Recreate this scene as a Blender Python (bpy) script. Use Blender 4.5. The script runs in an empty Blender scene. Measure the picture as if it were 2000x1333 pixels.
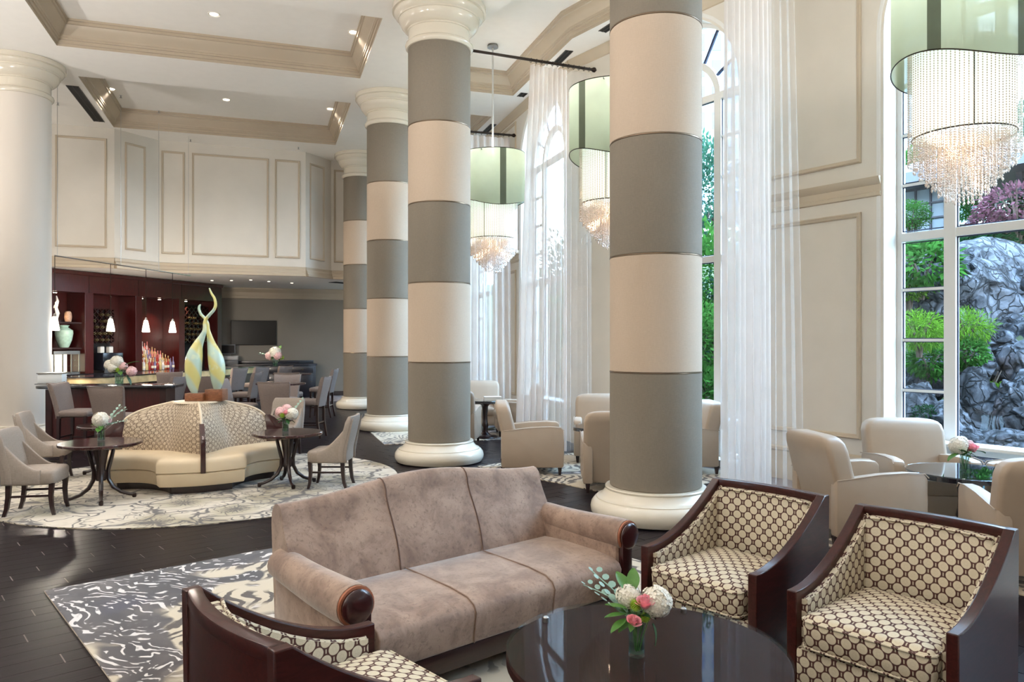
import bpy, bmesh, math, random
from math import sin, cos, pi, radians as R, sqrt, atan2, exp
from mathutils import Vector, Matrix, noise as mnoise
from mathutils.geometry import tessellate_polygon
random.seed(7)
S = bpy.context.scene
COL = S.collection
F, CH = 1470.0, 1.8                       # focal length in pixels of the 2000 px frame, eye height

# ------------------------------------------------------------------ camera, sky, exposure
cam = bpy.data.objects.new('camera', bpy.data.cameras.new('camera'))
COL.objects.link(cam)
cam.location = (0, 0, CH)
cam.rotation_euler = (R(90), 0, 0)
cam.data.sensor_width = 36
cam.data.lens = 36 * F / 2000
cam.data.clip_end = 400
S.camera = cam
S.view_settings.view_transform = 'Standard'
S.view_settings.look = 'None'
S.view_settings.gamma = 1
S.view_settings.use_curve_mapping = False
S.view_settings.exposure = 0.16
S.cycles.use_denoising = True
S.cycles.max_bounces = 10
S.cycles.diffuse_bounces = 5
S.cycles.transparent_max_bounces = 24
S.cycles.sample_clamp_indirect = 6
S.cycles.caustics_reflective = False
S.cycles.caustics_refractive = False
W = bpy.data.worlds.new('sky')
S.world = W
W.use_nodes = True
_n = W.node_tree
_bg = _n.nodes['Background']
_tc = _n.nodes.new('ShaderNodeTexCoord')
_sx = _n.nodes.new('ShaderNodeSeparateXYZ')
_cr = _n.nodes.new('ShaderNodeValToRGB')
_n.links.new(_tc.outputs['Generated'], _sx.inputs[0])
_n.links.new(_sx.outputs['Z'], _cr.inputs[0])
_cr.color_ramp.elements[0].color = (.66, .84, 1, 1)
_cr.color_ramp.elements[0].position = 0
_cr.color_ramp.elements[1].color = (.42, .68, 1, 1)
_cr.color_ramp.elements[1].position = .8
_n.links.new(_cr.outputs[0], _bg.inputs[0])
_bg.inputs[1].default_value = 22.0

# ------------------------------------------------------------------ helpers
def at_z(px, py, z):
    d = F * (CH - z) / (py - 667.0)
    return Vector(((px - 1000) / F * d, d, z))
def at_d(px, py, d):
    return Vector(((px - 1000) / F * d, d, CH - (py - 667.0) / F * d))
U = Vector((.949, .314)); V = Vector((-.314, .949))      # axes of the hall
def uv(u, v): return Vector((U.x * u + V.x * v, U.y * u + V.y * v))
def hit(px, P, Q):                                       # where a plan line of sight meets the plan line P-Q (fraction of PQ)
    k = (px - 1000) / F
    d = (Q[0] - P[0], Q[1] - P[1])
    return (k * P[1] - P[0]) / (d[0] - k * d[1])
def lin(c): 
    return tuple(((x / 255.0) / 12.92 if x / 255.0 <= .04045 else ((x / 255.0 + .055) / 1.055) ** 2.4) for x in c)

class NT:
    def __init__(s, m):
        m.use_nodes = True
        s.t = m.node_tree; s.out = s.t.nodes['Material Output']; s.p = s.t.nodes['Principled BSDF']
    def set(s, inp, v):
        if isinstance(v, bpy.types.NodeSocket): s.t.links.new(v, inp)
        elif isinstance(v, (tuple, list)) and len(v) == 3 and inp.type == 'RGBA': inp.default_value = (*v, 1)
        else: inp.default_value = v
    def n(s, typ, props=None, **ins):
        x = s.t.nodes.new('ShaderNode' + typ)
        for k, v in (props or {}).items(): setattr(x, k, v)
        for k, v in ins.items():
            k = k.replace('_', ' ')
            s.set(x.inputs[int(k)] if k.isdigit() else x.inputs[k], v)
        return x
    def m(s, op, a, b=0.0, c=0.0):
        x = s.t.nodes.new('ShaderNodeMath'); x.operation = op
        s.set(x.inputs[0], a); s.set(x.inputs[1], b); s.set(x.inputs[2], c)
        return x.outputs[0]
    def mix(s, f, a, b, mode='MIX'):
        x = s.t.nodes.new('ShaderNodeMix'); x.data_type = 'RGBA'; x.blend_type = mode
        s.set(x.inputs[0], f); s.set(x.inputs[6], a); s.set(x.inputs[7], b)
        return x.outputs[2]
    def step(s, v, a, b, lo=0.0, hi=1.0):
        x = s.t.nodes.new('ShaderNodeMapRange'); x.interpolation_type = 'SMOOTHSTEP'
        s.set(x.inputs[0], v); x.inputs[1].default_value = a; x.inputs[2].default_value = b; x.inputs[3].default_value = lo; x.inputs[4].default_value = hi
        return x.outputs[0]
    def uv(s): return s.n('TexCoord').outputs['UV']
    def ob(s): return s.n('TexCoord').outputs['Object']
    def noise(s, v, scale, det=3, dist=0.0, rough=.5, out=0):
        return s.n('TexNoise', Vector=v, Scale=scale, Detail=det, Distortion=dist, Roughness=rough).outputs[out]
    def vor(s, v, scale, feat='F1', out='Distance'):
        return s.n('TexVoronoi', {'feature': feat}, Vector=v, Scale=scale).outputs[out]
    def warp(s, v, scale, amt):
        c = s.noise(v, scale, 2, out=1)
        a = s.n('VectorMath', {'operation': 'SUBTRACT'}); s.set(a.inputs[0], c); a.inputs[1].default_value = (.5, .5, .5)
        b = s.n('VectorMath', {'operation': 'SCALE'}); s.set(b.inputs[0], a.outputs[0]); b.inputs['Scale'].default_value = amt
        d = s.n('VectorMath', {'operation': 'ADD'}); s.set(d.inputs[0], v); s.set(d.inputs[1], b.outputs[0])
        return d.outputs[0]
    def scl(s, v, x, y, z=1):
        return s.n('Mapping', Vector=v, Scale=(x, y, z)).outputs[0]
    def bump(s, h, st=.3, dist=.01):
        b = s.n('Bump', Height=h, Strength=st, Distance=dist)
        s.set(s.p.inputs['Normal'], b.outputs[0])
    def col(s, c): s.set(s.p.inputs['Base Color'], c)

MATS = {}
def mat(name, rgb, rough=.5, metal=0., var=0., vs=6., bump=0., bs=60., sheen=0., coat=0., spec=.5, trans=0., alpha=1., emit=None, es=0., ior=1.45):
    m = bpy.data.materials.new(name); q = NT(m); p = q.p
    c = lin(rgb)
    p.inputs['Base Color'].default_value = (*c, 1)
    p.inputs['Roughness'].default_value = rough
    p.inputs['Metallic'].default_value = metal
    p.inputs['Specular IOR Level'].default_value = spec
    p.inputs['Sheen Weight'].default_value = sheen
    p.inputs['Coat Weight'].default_value = coat
    p.inputs['Coat Roughness'].default_value = .06
    p.inputs['Transmission Weight'].default_value = trans
    p.inputs['Alpha'].default_value = alpha
    p.inputs['IOR'].default_value = ior
    if emit:
        p.inputs['Emission Color'].default_value = (*lin(emit), 1); p.inputs['Emission Strength'].default_value = es
    if var:
        f = q.noise(q.ob(), vs, 4)
        q.col(q.mix(q.step(f, .3, .7), tuple(x * (1 - var) for x in c), tuple(min(1, x * (1 + var)) for x in c)))
    if bump:
        q.bump(q.noise(q.ob(), bs, 3), bump, .004)
    MATS[name] = m
    return m

class MB:
    """collects geometry of ONE part"""
    def __init__(s): s.v = []; s.f = []; s.w = {}
    def add(s, vs, fs, uvs=None):
        b = len(s.v); s.v += [tuple(x) for x in vs]; s.f += [tuple(i + b for i in f) for f in fs]
        if uvs:
            for i, u in enumerate(uvs): s.w[b + i] = u
        return s
    def box(s, x0, x1, y0, y1, z0, z1, mx=None):
        vs = [Vector(p) for p in ((x0, y0, z0), (x1, y0, z0), (x1, y1, z0), (x0, y1, z0), (x0, y0, z1), (x1, y0, z1), (x1, y1, z1), (x0, y1, z1))]
        if mx: vs = [mx @ p for p in vs]
        return s.add(vs, [(3, 2, 1, 0), (4, 5, 6, 7), (0, 1, 5, 4), (1, 2, 6, 5), (2, 3, 7, 6), (3, 0, 4, 7)])
    def loft(s, rings, cap0=True, cap1=True, closed=True):
        n = len(rings[0]); vs = [p for r in rings for p in r]; fs = []
        for i in range(len(rings) - 1):
            for j in range(n if closed else n - 1):
                k = (j + 1) % n
                fs.append((i * n + j, i * n + k, (i + 1) * n + k, (i + 1) * n + j))
        if cap0: fs.append(tuple(range(n))[::-1])
        if cap1: fs.append(tuple(range((len(rings) - 1) * n, len(rings) * n)))
        return s.add(vs, fs)
    def lathe(s, prof, n=24, c=(0, 0, 0), a0=0., cap=True):
        rings = [[(c[0] + max(r, 1e-4) * cos(a0 + 2 * pi * j / n), c[1] + max(r, 1e-4) * sin(a0 + 2 * pi * j / n), c[2] + z) for j in range(n)] for r, z in prof]
        return s.loft(rings, cap, cap)
    def tube(s, pts, r, n=8, flat=1.0):
        pts = [Vector(p) for p in pts]; rr = r if isinstance(r, (list, tuple)) else [r] * len(pts)
        rings = []; up = None
        for i, p in enumerate(pts):
            t = (pts[min(i + 1, len(pts) - 1)] - pts[max(i - 1, 0)]).normalized()
            if up is None: up = Vector((0, 0, 1)) if abs(t.z) < .9 else Vector((1, 0, 0))
            a = t.cross(up).normalized(); up = a.cross(t).normalized()
            rings.append([p + (a * cos(2 * pi * j / n) + up * sin(2 * pi * j / n) * flat) * rr[i] for j in range(n)])
        return s.loft(rings)
    def bar(s, a, b, w, h=None, w2=None, h2=None):
        """square post from a to b; w2,h2 at the end"""
        h = h or w; w2 = w2 or w; h2 = h2 or h
        a = Vector(a); b = Vector(b); t = (b - a).normalized()
        up = Vector((0, 0, 1)) if abs(t.z) < .7 else Vector((0, 1, 0))
        x = t.cross(up).normalized(); y = x.cross(t)
        return s.loft([[p + x * (sx * ww / 2) + y * (sy * hh / 2) for sx, sy in ((-1, -1), (1, -1), (1, 1), (-1, 1))] for p, ww, hh in ((a, w, h), (b, w2, h2))])
    def prism(s, poly, ax, a, b):
        g = {'x': lambda p, t: (t, p[0], p[1]), 'y': lambda p, t: (p[0], t, p[1]), 'z': lambda p, t: (p[0], p[1], t)}[ax]
        return s.loft([[g(p, a) for p in poly], [g(p, b) for p in poly]])
    def grid(s, fn, nu, nv, uvf=None):
        vs = []; us = []
        for i in range(nu + 1):
            for j in range(nv + 1):
                vs.append(fn(i / nu, j / nv))
                if uvf: us.append(uvf(i / nu, j / nv))
        fs = [(i * (nv + 1) + j, (i + 1) * (nv + 1) + j, (i + 1) * (nv + 1) + j + 1, i * (nv + 1) + j + 1) for i in range(nu) for j in range(nv)]
        return s.add(vs, fs, us or None)
    def cushion(s, x0, x1, y0, y1, z0, z1, rc=.05, re=.04, crown=.0, nc=4, base=True):
        """soft box: plan corner radius rc, edge radius re, crowned top"""
        cx, cy = (x0 + x1) / 2, (y0 + y1) / 2
        def ring(ins, z):
            o = []
            r = max(rc - ins * .6, .006); hx, hy = (x1 - x0) / 2 - ins, (y1 - y0) / 2 - ins
            for q, (sx, sy) in enumerate(((1, 1), (-1, 1), (-1, -1), (1, -1))):
                for k in range(nc + 1):
                    a = q * pi / 2 + k / nc * pi / 2
                    o.append((cx + sx * (hx - r) + r * cos(a), cy + sy * (hy - r) + r * sin(a), z))
            return o
        rings = []
        if base:
            for k in range(3):
                a = k / 3 * pi / 2; rings.append(ring(re * (1 - sin(a)), z0 + re * (1 - cos(a))))
        else: rings.append(ring(0, z0))
        for k in range(5):
            a = k / 4 * pi / 2; rings.append(ring(re * (1 - cos(a)), z1 - re + re * sin(a)))
        if crown:
            m = min(x1 - x0, y1 - y0) / 2
            for t in (.25, .5, .8): rings.append(ring(re + (m - re) * t, z1 + crown * (1 - (1 - t) ** 2)))
        return s.loft(rings)
    def tess(s, loops, th, inner_y=0.0):
        """flat plate in the XZ plane with holes; thickness along +Y"""
        pts = [p for l in loops for p in l]
        tri = tessellate_polygon([[Vector((p[0], p[1], 0)) for p in l] for l in loops])
        n = len(pts)
        fs = [tuple(t) for t in tri] + [tuple(i + n for i in t[::-1]) for t in tri]
        b = 0
        for l in loops:
            k = len(l)
            fs += [(b + i, b + (i + 1) % k, n + b + (i + 1) % k, n + b + i) for i in range(k)]
            b += k
        return s.add([(p[0], inner_y, p[1]) for p in pts] + [(p[0], inner_y + th, p[1]) for p in pts], fs)
    def mesh(s, name, m, smooth=35, bev=0., fixn=True):
        me = bpy.data.meshes.new(name); me.from_pydata(s.v, [], s.f)
        if s.w:
            for i, v in enumerate(s.v): s.w.setdefault(i, (v[0], v[2]))
        if fixn or bev:
            bm = bmesh.new(); bm.from_mesh(me)
            if fixn: bmesh.ops.recalc_face_normals(bm, faces=bm.faces[:])
            if bev:
                ed = [e for e in bm.edges if len(e.link_faces) == 2 and e.calc_face_angle(0) > R(40)]
                bmesh.ops.bevel(bm, geom=ed, offset=bev, segments=2, affect='EDGES', profile=.5, clamp_overlap=True)
            bm.to_mesh(me); bm.free()
        ul = me.uv_layers.new(name='UVMap').data
        nv = len(s.v)
        for pl in me.polygons:
            nx, ny, nz = (abs(x) for x in pl.normal)
            for li in pl.loop_indices:
                vi = me.loops[li].vertex_index
                if s.w and vi in s.w: ul[li].uv = s.w[vi]; continue
                c = me.vertices[vi].co
                ul[li].uv = (c.x, c.y) if nz >= nx and nz >= ny else ((c.y, c.z) if nx > ny else (c.x, c.z))
        if smooth:
            me.polygons.foreach_set('use_smooth', [True] * len(me.polygons))
            me.set_sharp_from_angle(angle=R(smooth))
        me.materials.append(m)
        return me
    def build(s, name, m, parent=None, smooth=35, bev=0., kind=None, label=None, fixn=True):
        o = bpy.data.objects.new(name, s.mesh(name, m, smooth, bev, fixn)); COL.objects.link(o)
        if parent: o.parent = parent
        if kind: o['kind'] = kind
        if label: o['label'] = label
        return o

def inst(name, me, parent=None, loc=(0, 0, 0), rz=0., sc=None, rot=None):
    o = bpy.data.objects.new(name, me); COL.objects.link(o)
    o.location = loc; o.rotation_euler = rot or (0, 0, rz)
    if sc: o.scale = sc if isinstance(sc, (tuple, list)) else (sc,) * 3
    if parent: o.parent = parent
    return o
def tag(o, label, cat, group=None, kind=None):
    if label: o['label'] = label
    if cat: o['category'] = cat
    if group: o['group'] = group
    if kind: o['kind'] = kind
    return o
def thing(name, label, cat, loc=(0, 0, 0), rz=0., group=None, kind=None):
    o = bpy.data.objects.new(name, None); COL.objects.link(o); o.empty_display_size = .1
    o.location = loc; o.rotation_euler = (0, 0, rz)
    return tag(o, label, cat, group, kind)
def kids(o): return [c for c in COL.objects if c.parent == o]
def dup(root, loc, rz, label, group=None):
    def cp(o, par):
        c = o.copy(); COL.objects.link(c)
        if par: c.parent = par
        for k in o.children: cp(k, c)
        return c
    r = cp(root, None); r.location = loc; r.rotation_euler = (0, 0, rz); r['label'] = label
    if group: r['group'] = group
    return r
def face(fx, fy): return atan2(fx, -fy)                  # turn so that local -Y looks along (fx, fy)
def offset(poly, d):                                     # inward offset of a counter-clockwise plan polygon
    n = len(poly); out = []
    for i in range(n):
        a, b, c = Vector(poly[i - 1][:2]), Vector(poly[i][:2]), Vector(poly[(i + 1) % n][:2])
        e1 = (b - a).normalized(); e2 = (c - b).normalized()
        n1 = Vector((-e1.y, e1.x)); n2 = Vector((-e2.y, e2.x))
        m = (n1 + n2); m = m / max(m.length_squared, 1e-6) * 2
        out.append(b + m * d)
    return out
def rects(m, x0, x1, z0, z1, w=.06, d=.035, y=0.0):
    """raised picture-frame moulding on a wall face (local XZ plane, room at -Y)"""
    prof = ((0, 0), (0, d * .55), (w * .25, d), (w * .45, d * .75), (w * .75, d * .6), (w, d * .2), (w, 0))
    m.loft([[(x0 + i, y - h, z0 + i), (x1 - i, y - h, z0 + i), (x1 - i, y - h, z1 - i), (x0 + i, y - h, z1 - i)] for i, h in prof], False, False)

# ------------------------------------------------------------------ materials
CREAM = mat('wall_cream_paint', (210, 204, 194), .55, var=.02, vs=2)
TRIMC = mat('moulding_cream_paint', (184, 170, 150), .42, var=.02, vs=3)
WHITEC = mat('ceiling_white_paint', (240, 237, 231), .6, var=.01)
STONE = mat('column_cream_lacquer', (214, 206, 190), .22, coat=.35)
WINW = mat('window_white_paint', (222, 222, 220), .4)
GREYW = mat('back_wall_grey_paint', (138, 130, 120), .6, var=.03, vs=1.5)
BLACK = mat('black_slot', (12, 12, 12), .7)
MAHOG = None
def wood(name, rgb, rough=.28, coat=.5, sc=(1, 1, 14), k=.3, spec=.5):
    m = bpy.data.materials.new(name); q = NT(m); c = lin(rgb)
    v = q.scl(q.ob(), *sc)
    f = q.noise(v, 5, 5, 1.2)
    q.col(q.mix(q.step(f, .3, .75), tuple(x * (1 - k) for x in c), tuple(min(1, x * (1 + k)) for x in c)))
    q.p.inputs['Roughness'].default_value = rough; q.p.inputs['Specular IOR Level'].default_value = spec; q.p.inputs['Coat Weight'].default_value = coat; q.p.inputs['Coat Roughness'].default_value = .1
    q.bump(f, .05, .002)
    return m
MAHOG = wood('mahogany', (64, 19, 19), .3, .4, (14, 14, 1))
MAHOGD = wood('dark_mahogany', (44, 17, 17), .3, .3, (14, 14, 1))
ESPR = wood('espresso_wood', (38, 20, 20), .3, .35, (1, 14, 14))
CHAIRW = wood('cherry_brown_wood', (52, 21, 18), .3, .12, (10, 2, 10), .3, .3)
TABLEW = wood('dark_table_veneer', (44, 22, 20), .6, .0, (16, 1, 1), .3, .08)
BRASS = mat('aged_brass', (150, 120, 70), .3, 1)
STEEL = mat('brushed_steel', (170, 170, 170), .3, 1)
BRONZE = mat('dark_bronze', (48, 38, 32), .4, .8)
GOLD = mat('gold_leaf_fascia', (232, 206, 156), .25, .25, var=.2, vs=5)
NICKEL = mat('column_joint_metal', (112, 96, 80), .35, .9)

def linen(name, rgb, k=.07):
    m = bpy.data.materials.new(name); q = NT(m); c = lin(rgb)
    o = q.ob()
    a = q.noise(q.scl(o, 30, 30, 260), 1, 2); b = q.noise(q.scl(o, 260, 260, 20), 1, 2)
    f = q.m('ADD', q.m('MULTIPLY', a, .5), q.m('MULTIPLY', b, .5))
    q.col(q.mix(q.step(f, .35, .65), tuple(x * (1 - k) for x in c), tuple(min(1, x * (1 + k)) for x in c)))
    q.p.inputs['Roughness'].default_value = .75; q.bump(f, .15, .002)
    return m
BANDG = linen('grey_linen_wrap', (122, 113, 100))
BANDC = linen('cream_linen_wrap', (186, 168, 149), .04)
UPHG = linen('taupe_chair_fabric', (146, 134, 124), .1)
UPHS = linen('grey_taupe_stool_fabric', (122, 109, 103), .12)
LEATH = mat('cream_leather', (163, 145, 127), .42, var=.03, vs=4, bump=.06, bs=180)
LEATHS = mat('settee_leather', (205, 186, 156), .4, var=.04, vs=4, bump=.06, bs=180)

def velvet():
    m = bpy.data.materials.new('mauve_brown_velvet'); q = NT(m); o = q.ob()
    f = q.noise(o, 5, 6, .6, .65); g = q.noise(o, 42, 4, .4, .7)
    c = q.mix(q.step(f, .3, .7), lin((116, 93, 80)), lin((156, 132, 116)))
    c = q.mix(q.step(g, .5, .7, 0, .5), c, lin((84, 64, 54)))
    q.col(c); q.p.inputs['Roughness'].default_value = .75
    q.p.inputs['Sheen Weight'].default_value = .45; q.p.inputs['Sheen Roughness'].default_value = .4
    q.bump(g, .2, .003)
    return m
VELVET = velvet()

def lattice_dots(q, v, a, b):
    """distance to the nearest dot of a staggered lattice, dots stretched to the cell"""
    s = q.n('SeparateXYZ', Vector=v)
    x = q.m('DIVIDE', s.outputs[0], a); y = q.m('DIVIDE', s.outputs[1], b)
    def d(ox):
        fx = q.m('SUBTRACT', q.m('FRACT', q.m('ADD', x, ox)), .5); fy = q.m('SUBTRACT', q.m('FRACT', q.m('ADD', y, ox)), .5)
        fx = q.m('MULTIPLY', fx, a / b) 
        return q.m('SQRT', q.m('ADD', q.m('MULTIPLY', fx, fx), q.m('MULTIPLY', fy, fy))), fx, fy
    d1 = d(0.0); d2 = d(.5)
    return q.m('MINIMUM', d1[0], d2[0]), x, y
def ogee():
    m = bpy.data.materials.new('cream_ogee_weave'); q = NT(m)
    v = q.uv()
    d, x, y = lattice_dots(q, v, .072, .080)
    disc = q.step(d, .285, .325, 1, 0)
    # little links that join each disc to the ones above and below it
    s2 = q.m('ABSOLUTE', q.m('SUBTRACT', q.m('FRACT', q.m('MULTIPLY', x, 2.0)), .5))
    link = q.m('MULTIPLY', q.step(s2, .40, .44), q.step(d, .36, .42))
    ln = q.m('MULTIPLY', q.step(q.m('ABSOLUTE', q.m('SUBTRACT', d, .12)), .0, .05, 1, 0), .16)
    cc = q.mix(ln, lin((207, 198, 177)), lin((140, 129, 108)))
    cc = q.mix(q.noise(v, 160, 2), cc, lin((186, 175, 152)))
    c = q.mix(q.m('MAXIMUM', disc, q.m('MULTIPLY', link, .8)), lin((66, 30, 24)), cc)
    q.col(c); q.p.inputs['Roughness'].default_value = .7; q.bump(disc, .25, .003)
    return m
OGEE = ogee()
def rings_pat():
    m = bpy.data.materials.new('ring_pattern_weave'); q = NT(m)
    v = q.uv()
    w = q.warp(v, 6, .03)
    d1, _, _ = lattice_dots(q, w, .088, .074)
    d2, _, _ = lattice_dots(q, q.n('Mapping', Vector=w, Location=(.031, .022, 0)).outputs[0], .112, .094)
    r1 = q.step(q.m('ABSOLUTE', q.m('SUBTRACT', d1, .40)), .025, .06, 1, 0)
    r2 = q.step(q.m('ABSOLUTE', q.m('SUBTRACT', d2, .30)), .02, .05, 1, 0)
    l = q.m('MAXIMUM', r1, q.m('MULTIPLY', r2, .8))
    q.col(q.mix(l, lin((178, 161, 139)), lin((92, 74, 58))))
    q.p.inputs['Roughness'].default_value = .6
    return m
RINGS = rings_pat()

def rug_round():
    m = bpy.data.materials.new('floral_line_rug'); q = NT(m); v = q.uv()
    w = q.warp(q.warp(v, 1.3, 1.1), 4, .25)
    e1 = q.vor(w, 1.15, 'DISTANCE_TO_EDGE'); e2 = q.vor(q.scl(w, 1, 1.6), 2.6, 'DISTANCE_TO_EDGE')
    w2 = q.warp(v, 2.2, .8); e3 = q.vor(w2, 5.5, 'DISTANCE_TO_EDGE')
    msk = q.step(q.noise(v, .9, 2), .42, .6)
    l1 = q.step(e1, .012, .04, 1, 0); l2 = q.m('MULTIPLY', q.step(e2, .012, .045, 1, 0), q.step(q.noise(v, 1.3, 2), .35, .5)); l3 = q.m('MULTIPLY', q.step(e3, .015, .06, 1, 0), msk)
    l = q.m('MAXIMUM', q.m('MAXIMUM', l1, q.m('MULTIPLY', l2, .85)), q.m('MULTIPLY', l3, .6))
    base = q.mix(q.step(q.noise(w, 1.1, 4), .45, .66), lin((196, 187, 172)), lin((140, 130, 106)))
    base = q.mix(q.step(q.noise(v, 1.7, 4, 1), .6, .72, 0, .7), base, lin((120, 112, 104)))
    vp = q.n('TexVoronoi', Vector=v, Scale=.75, Randomness=.8).outputs['Position']
    dv = q.n('VectorMath', {'operation': 'SUBTRACT'}); q.set(dv.inputs[0], v); q.set(dv.inputs[1], vp)
    sp = q.n('SeparateXYZ', Vector=dv.outputs[0]); ang = q.m('ARCTAN2', sp.outputs[1], sp.outputs[0]); rad = q.m('SQRT', q.m('ADD', q.m('MULTIPLY', sp.outputs[0], sp.outputs[0]), q.m('MULTIPLY', sp.outputs[1], sp.outputs[1])))
    wob = q.m('MULTIPLY', q.noise(v, 3, 2), 5)
    spk = q.m('SINE', q.m('ADD', q.m('MULTIPLY', ang, 19), wob)); pet = q.m('SINE', q.m('ADD', q.m('MULTIPLY', ang, 7), wob))
    core = q.step(q.m('ADD', rad, q.m('MULTIPLY', spk, -.05)), .10, .14, 1, 0)
    core = q.m('MULTIPLY', core, q.step(q.noise(v, 30, 2), .38, .55, .45, 1))
    ring = q.step(q.m('ABSOLUTE', q.m('SUBTRACT', rad, q.m('ADD', .40, q.m('MULTIPLY', q.m('ABSOLUTE', pet), .13)))), .008, .022, 1, 0)
    halo = q.step(rad, .12, .42, .75, 0)
    base = q.mix(halo, base, lin((150, 140, 112)))
    l = q.m('MAXIMUM', q.m('MAXIMUM', l, core), ring)
    q.col(q.mix(q.m('MULTIPLY', l, .92), base, lin((48, 41, 44))))
    q.p.inputs['Roughness'].default_value = .9; q.p.inputs['Sheen Weight'].default_value = .2
    q.bump(q.noise(v, 220, 2), .3, .004)
    return m
RUGR = rug_round()
def rug_rect(seed=0.0):
    m = bpy.data.materials.new('brush_stroke_rug'); q = NT(m); v0 = q.uv()
    v = q.n('Mapping', Vector=v0, Location=(seed, seed * 1.7, 0)).outputs[0]
    w = q.warp(q.warp(v, .8, 1.6), 3, .35)
    sv = q.n('SeparateXYZ', Vector=v0); nc = q.m('SUBTRACT', q.m('MULTIPLY', sv.outputs[0], .656), q.m('MULTIPLY', sv.outputs[1], .755))
    big = q.m('ADD', q.noise(w, .75, 2), q.m('MULTIPLY', q.m('MINIMUM', q.m('ADD', nc, 1.5), .7), .17))
    field = q.step(big, .53, .56)                                  # dark water or cream ground
    wv = q.n('TexWave', {'wave_type': 'RINGS'}, Vector=w, Scale=4.2, Distortion=5, Detail=2, Detail_Scale=1.6).outputs[1]
    br = q.noise(q.warp(v, 3, .5), 7.5, 2)
    st = q.m('MULTIPLY', q.step(wv, .74, .86), q.step(br, .46, .53))
    w2 = q.n('TexWave', {'wave_type': 'BANDS'}, Vector=q.warp(v, 1.2, 1.0), Scale=3.2, Distortion=7, Detail=3, Detail_Scale=1.5).outputs[1]
    fe = q.m('MULTIPLY', q.step(w2, .5, .75), q.step(q.noise(v, 1.5, 2), .47, .56))
    dark = q.mix(q.step(q.noise(w, 3, 4), .35, .7), lin((44, 38, 41)), lin((80, 73, 73)))
    dark = q.mix(q.step(q.noise(v, 1.1, 2), .6, .72, 0, .6), dark, lin((44, 42, 66)))
    cdark = q.mix(st, dark, lin((205, 200, 198)))
    light = q.mix(q.noise(w, 2.2, 4), lin((196, 185, 162)), lin((176, 164, 146)))
    clight = q.mix(fe, light, lin((62, 51, 44)))
    q.col(q.mix(field, cdark, clight)); q.p.inputs['Roughness'].default_value = .9; q.p.inputs['Sheen Weight'].default_value = .2
    q.bump(q.noise(v, 220, 2), .3, .004)
    return m
RUGB = rug_rect(.0); RUGC = rug_rect(5.3)

def planks_mat():
    m = bpy.data.materials.new('dark_plank_tile'); q = NT(m); o = q.n('NewGeometry').outputs['Position']
    rr = q.n('Mapping', Vector=o, Rotation=(0, 0, R(-41))).outputs[0]
    g = q.noise(q.scl(rr, 1.2, 26, 1), 2, 5, .6)
    ri = q.n('NewGeometry').outputs['Random Per Island']
    oi = q.n('ObjectInfo').outputs['Random']
    t = q.m('FRACT', q.m('ADD', ri, oi))
    c = q.mix(q.step(g, .3, .75), lin((13, 9, 13)), lin((34, 26, 31)))
    c = q.mix(q.m('MULTIPLY', t, .35), c, lin((22, 17, 22)))
    q.col(c); q.p.inputs['Roughness'].default_value = .32; q.p.inputs['Specular IOR Level'].default_value = .09
    q.bump(g, .08, .002)
    return m
CHROME = mat("chrome", (225, 225, 225), .15, 1)
PLANK = planks_mat()
GROUT = mat('pale_grout', (130, 120, 120), .8)

def thin_glass():
    m = bpy.data.materials.new('window_glass'); q = NT(m)
    tr = q.n('BsdfTransparent', Color=(.97, .99, 1)); gl = q.n('BsdfGlossy', Roughness=.02, Color=(1, 1, 1))
    lw = q.n('LayerWeight', Blend=.5)
    fr = q.m('ADD', q.m('MULTIPLY', q.m('POWER', lw.outputs['Facing'], 6), .25), .012)
    mx = q.n('MixShader', Fac=fr); q.t.links.new(tr.outputs[0], mx.inputs[1]); q.t.links.new(gl.outputs[0], mx.inputs[2])
    q.t.links.new(mx.outputs[0], q.out.inputs[0])
    return m
GLASS = thin_glass()
def sheer(name, rgb, alpha, glow=.5):
    m = bpy.data.materials.new(name); q = NT(m); c = lin(rgb)
    tr = q.n('BsdfTransparent'); di = q.n('BsdfDiffuse', Color=(*c, 1)); tl = q.n('BsdfTranslucent', Color=(*c, 1))
    a = q.n('MixShader', Fac=glow); q.t.links.new(di.outputs[0], a.inputs[1]); q.t.links.new(tl.outputs[0], a.inputs[2])
    f = q.m('ADD', alpha, q.m('MULTIPLY', q.m('SUBTRACT', q.noise(q.ob(), 2.5, 3), .5), .25))
    b = q.n('MixShader', Fac=f); q.t.links.new(tr.outputs[0], b.inputs[1]); q.t.links.new(a.outputs[0], b.inputs[2])
    q.t.links.new(b.outputs[0], q.out.inputs[0])
    return m
SHEER = sheer('sheer_curtain_cloth', (238, 230, 224), .80, .5)
SHEERT = sheer('thin_sheer_curtain_cloth', (238, 234, 230), .24, .5)
SHADEG = sheer('green_organza_shade', (164, 174, 154), .9, .5)
SHADED = sheer('dark_green_organza_strip', (92, 98, 84), .9, .35)
DRUMW = sheer('pale_aqua_drum_fabric', (206, 226, 222), .94, .6)
def crystal():
    m = bpy.data.materials.new('crystal_bead'); q = NT(m)
    tr = q.n('BsdfTransparent', Color=(.95, .93, .92)); gl = q.n('BsdfGlossy', Roughness=.12, Color=(1, .97, .94)); tl = q.n('BsdfTranslucent', Color=(.95, .84, .74, 1))
    a = q.n('MixShader', Fac=.45); q.t.links.new(gl.outputs[0], a.inputs[1]); q.t.links.new(tl.outputs[0], a.inputs[2])
    b = q.n('MixShader', Fac=.72); q.t.links.new(tr.outputs[0], b.inputs[1]); q.t.links.new(a.outputs[0], b.inputs[2])
    q.t.links.new(b.outputs[0], q.out.inputs[0])
    return m
CRYSTAL = crystal()
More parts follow.
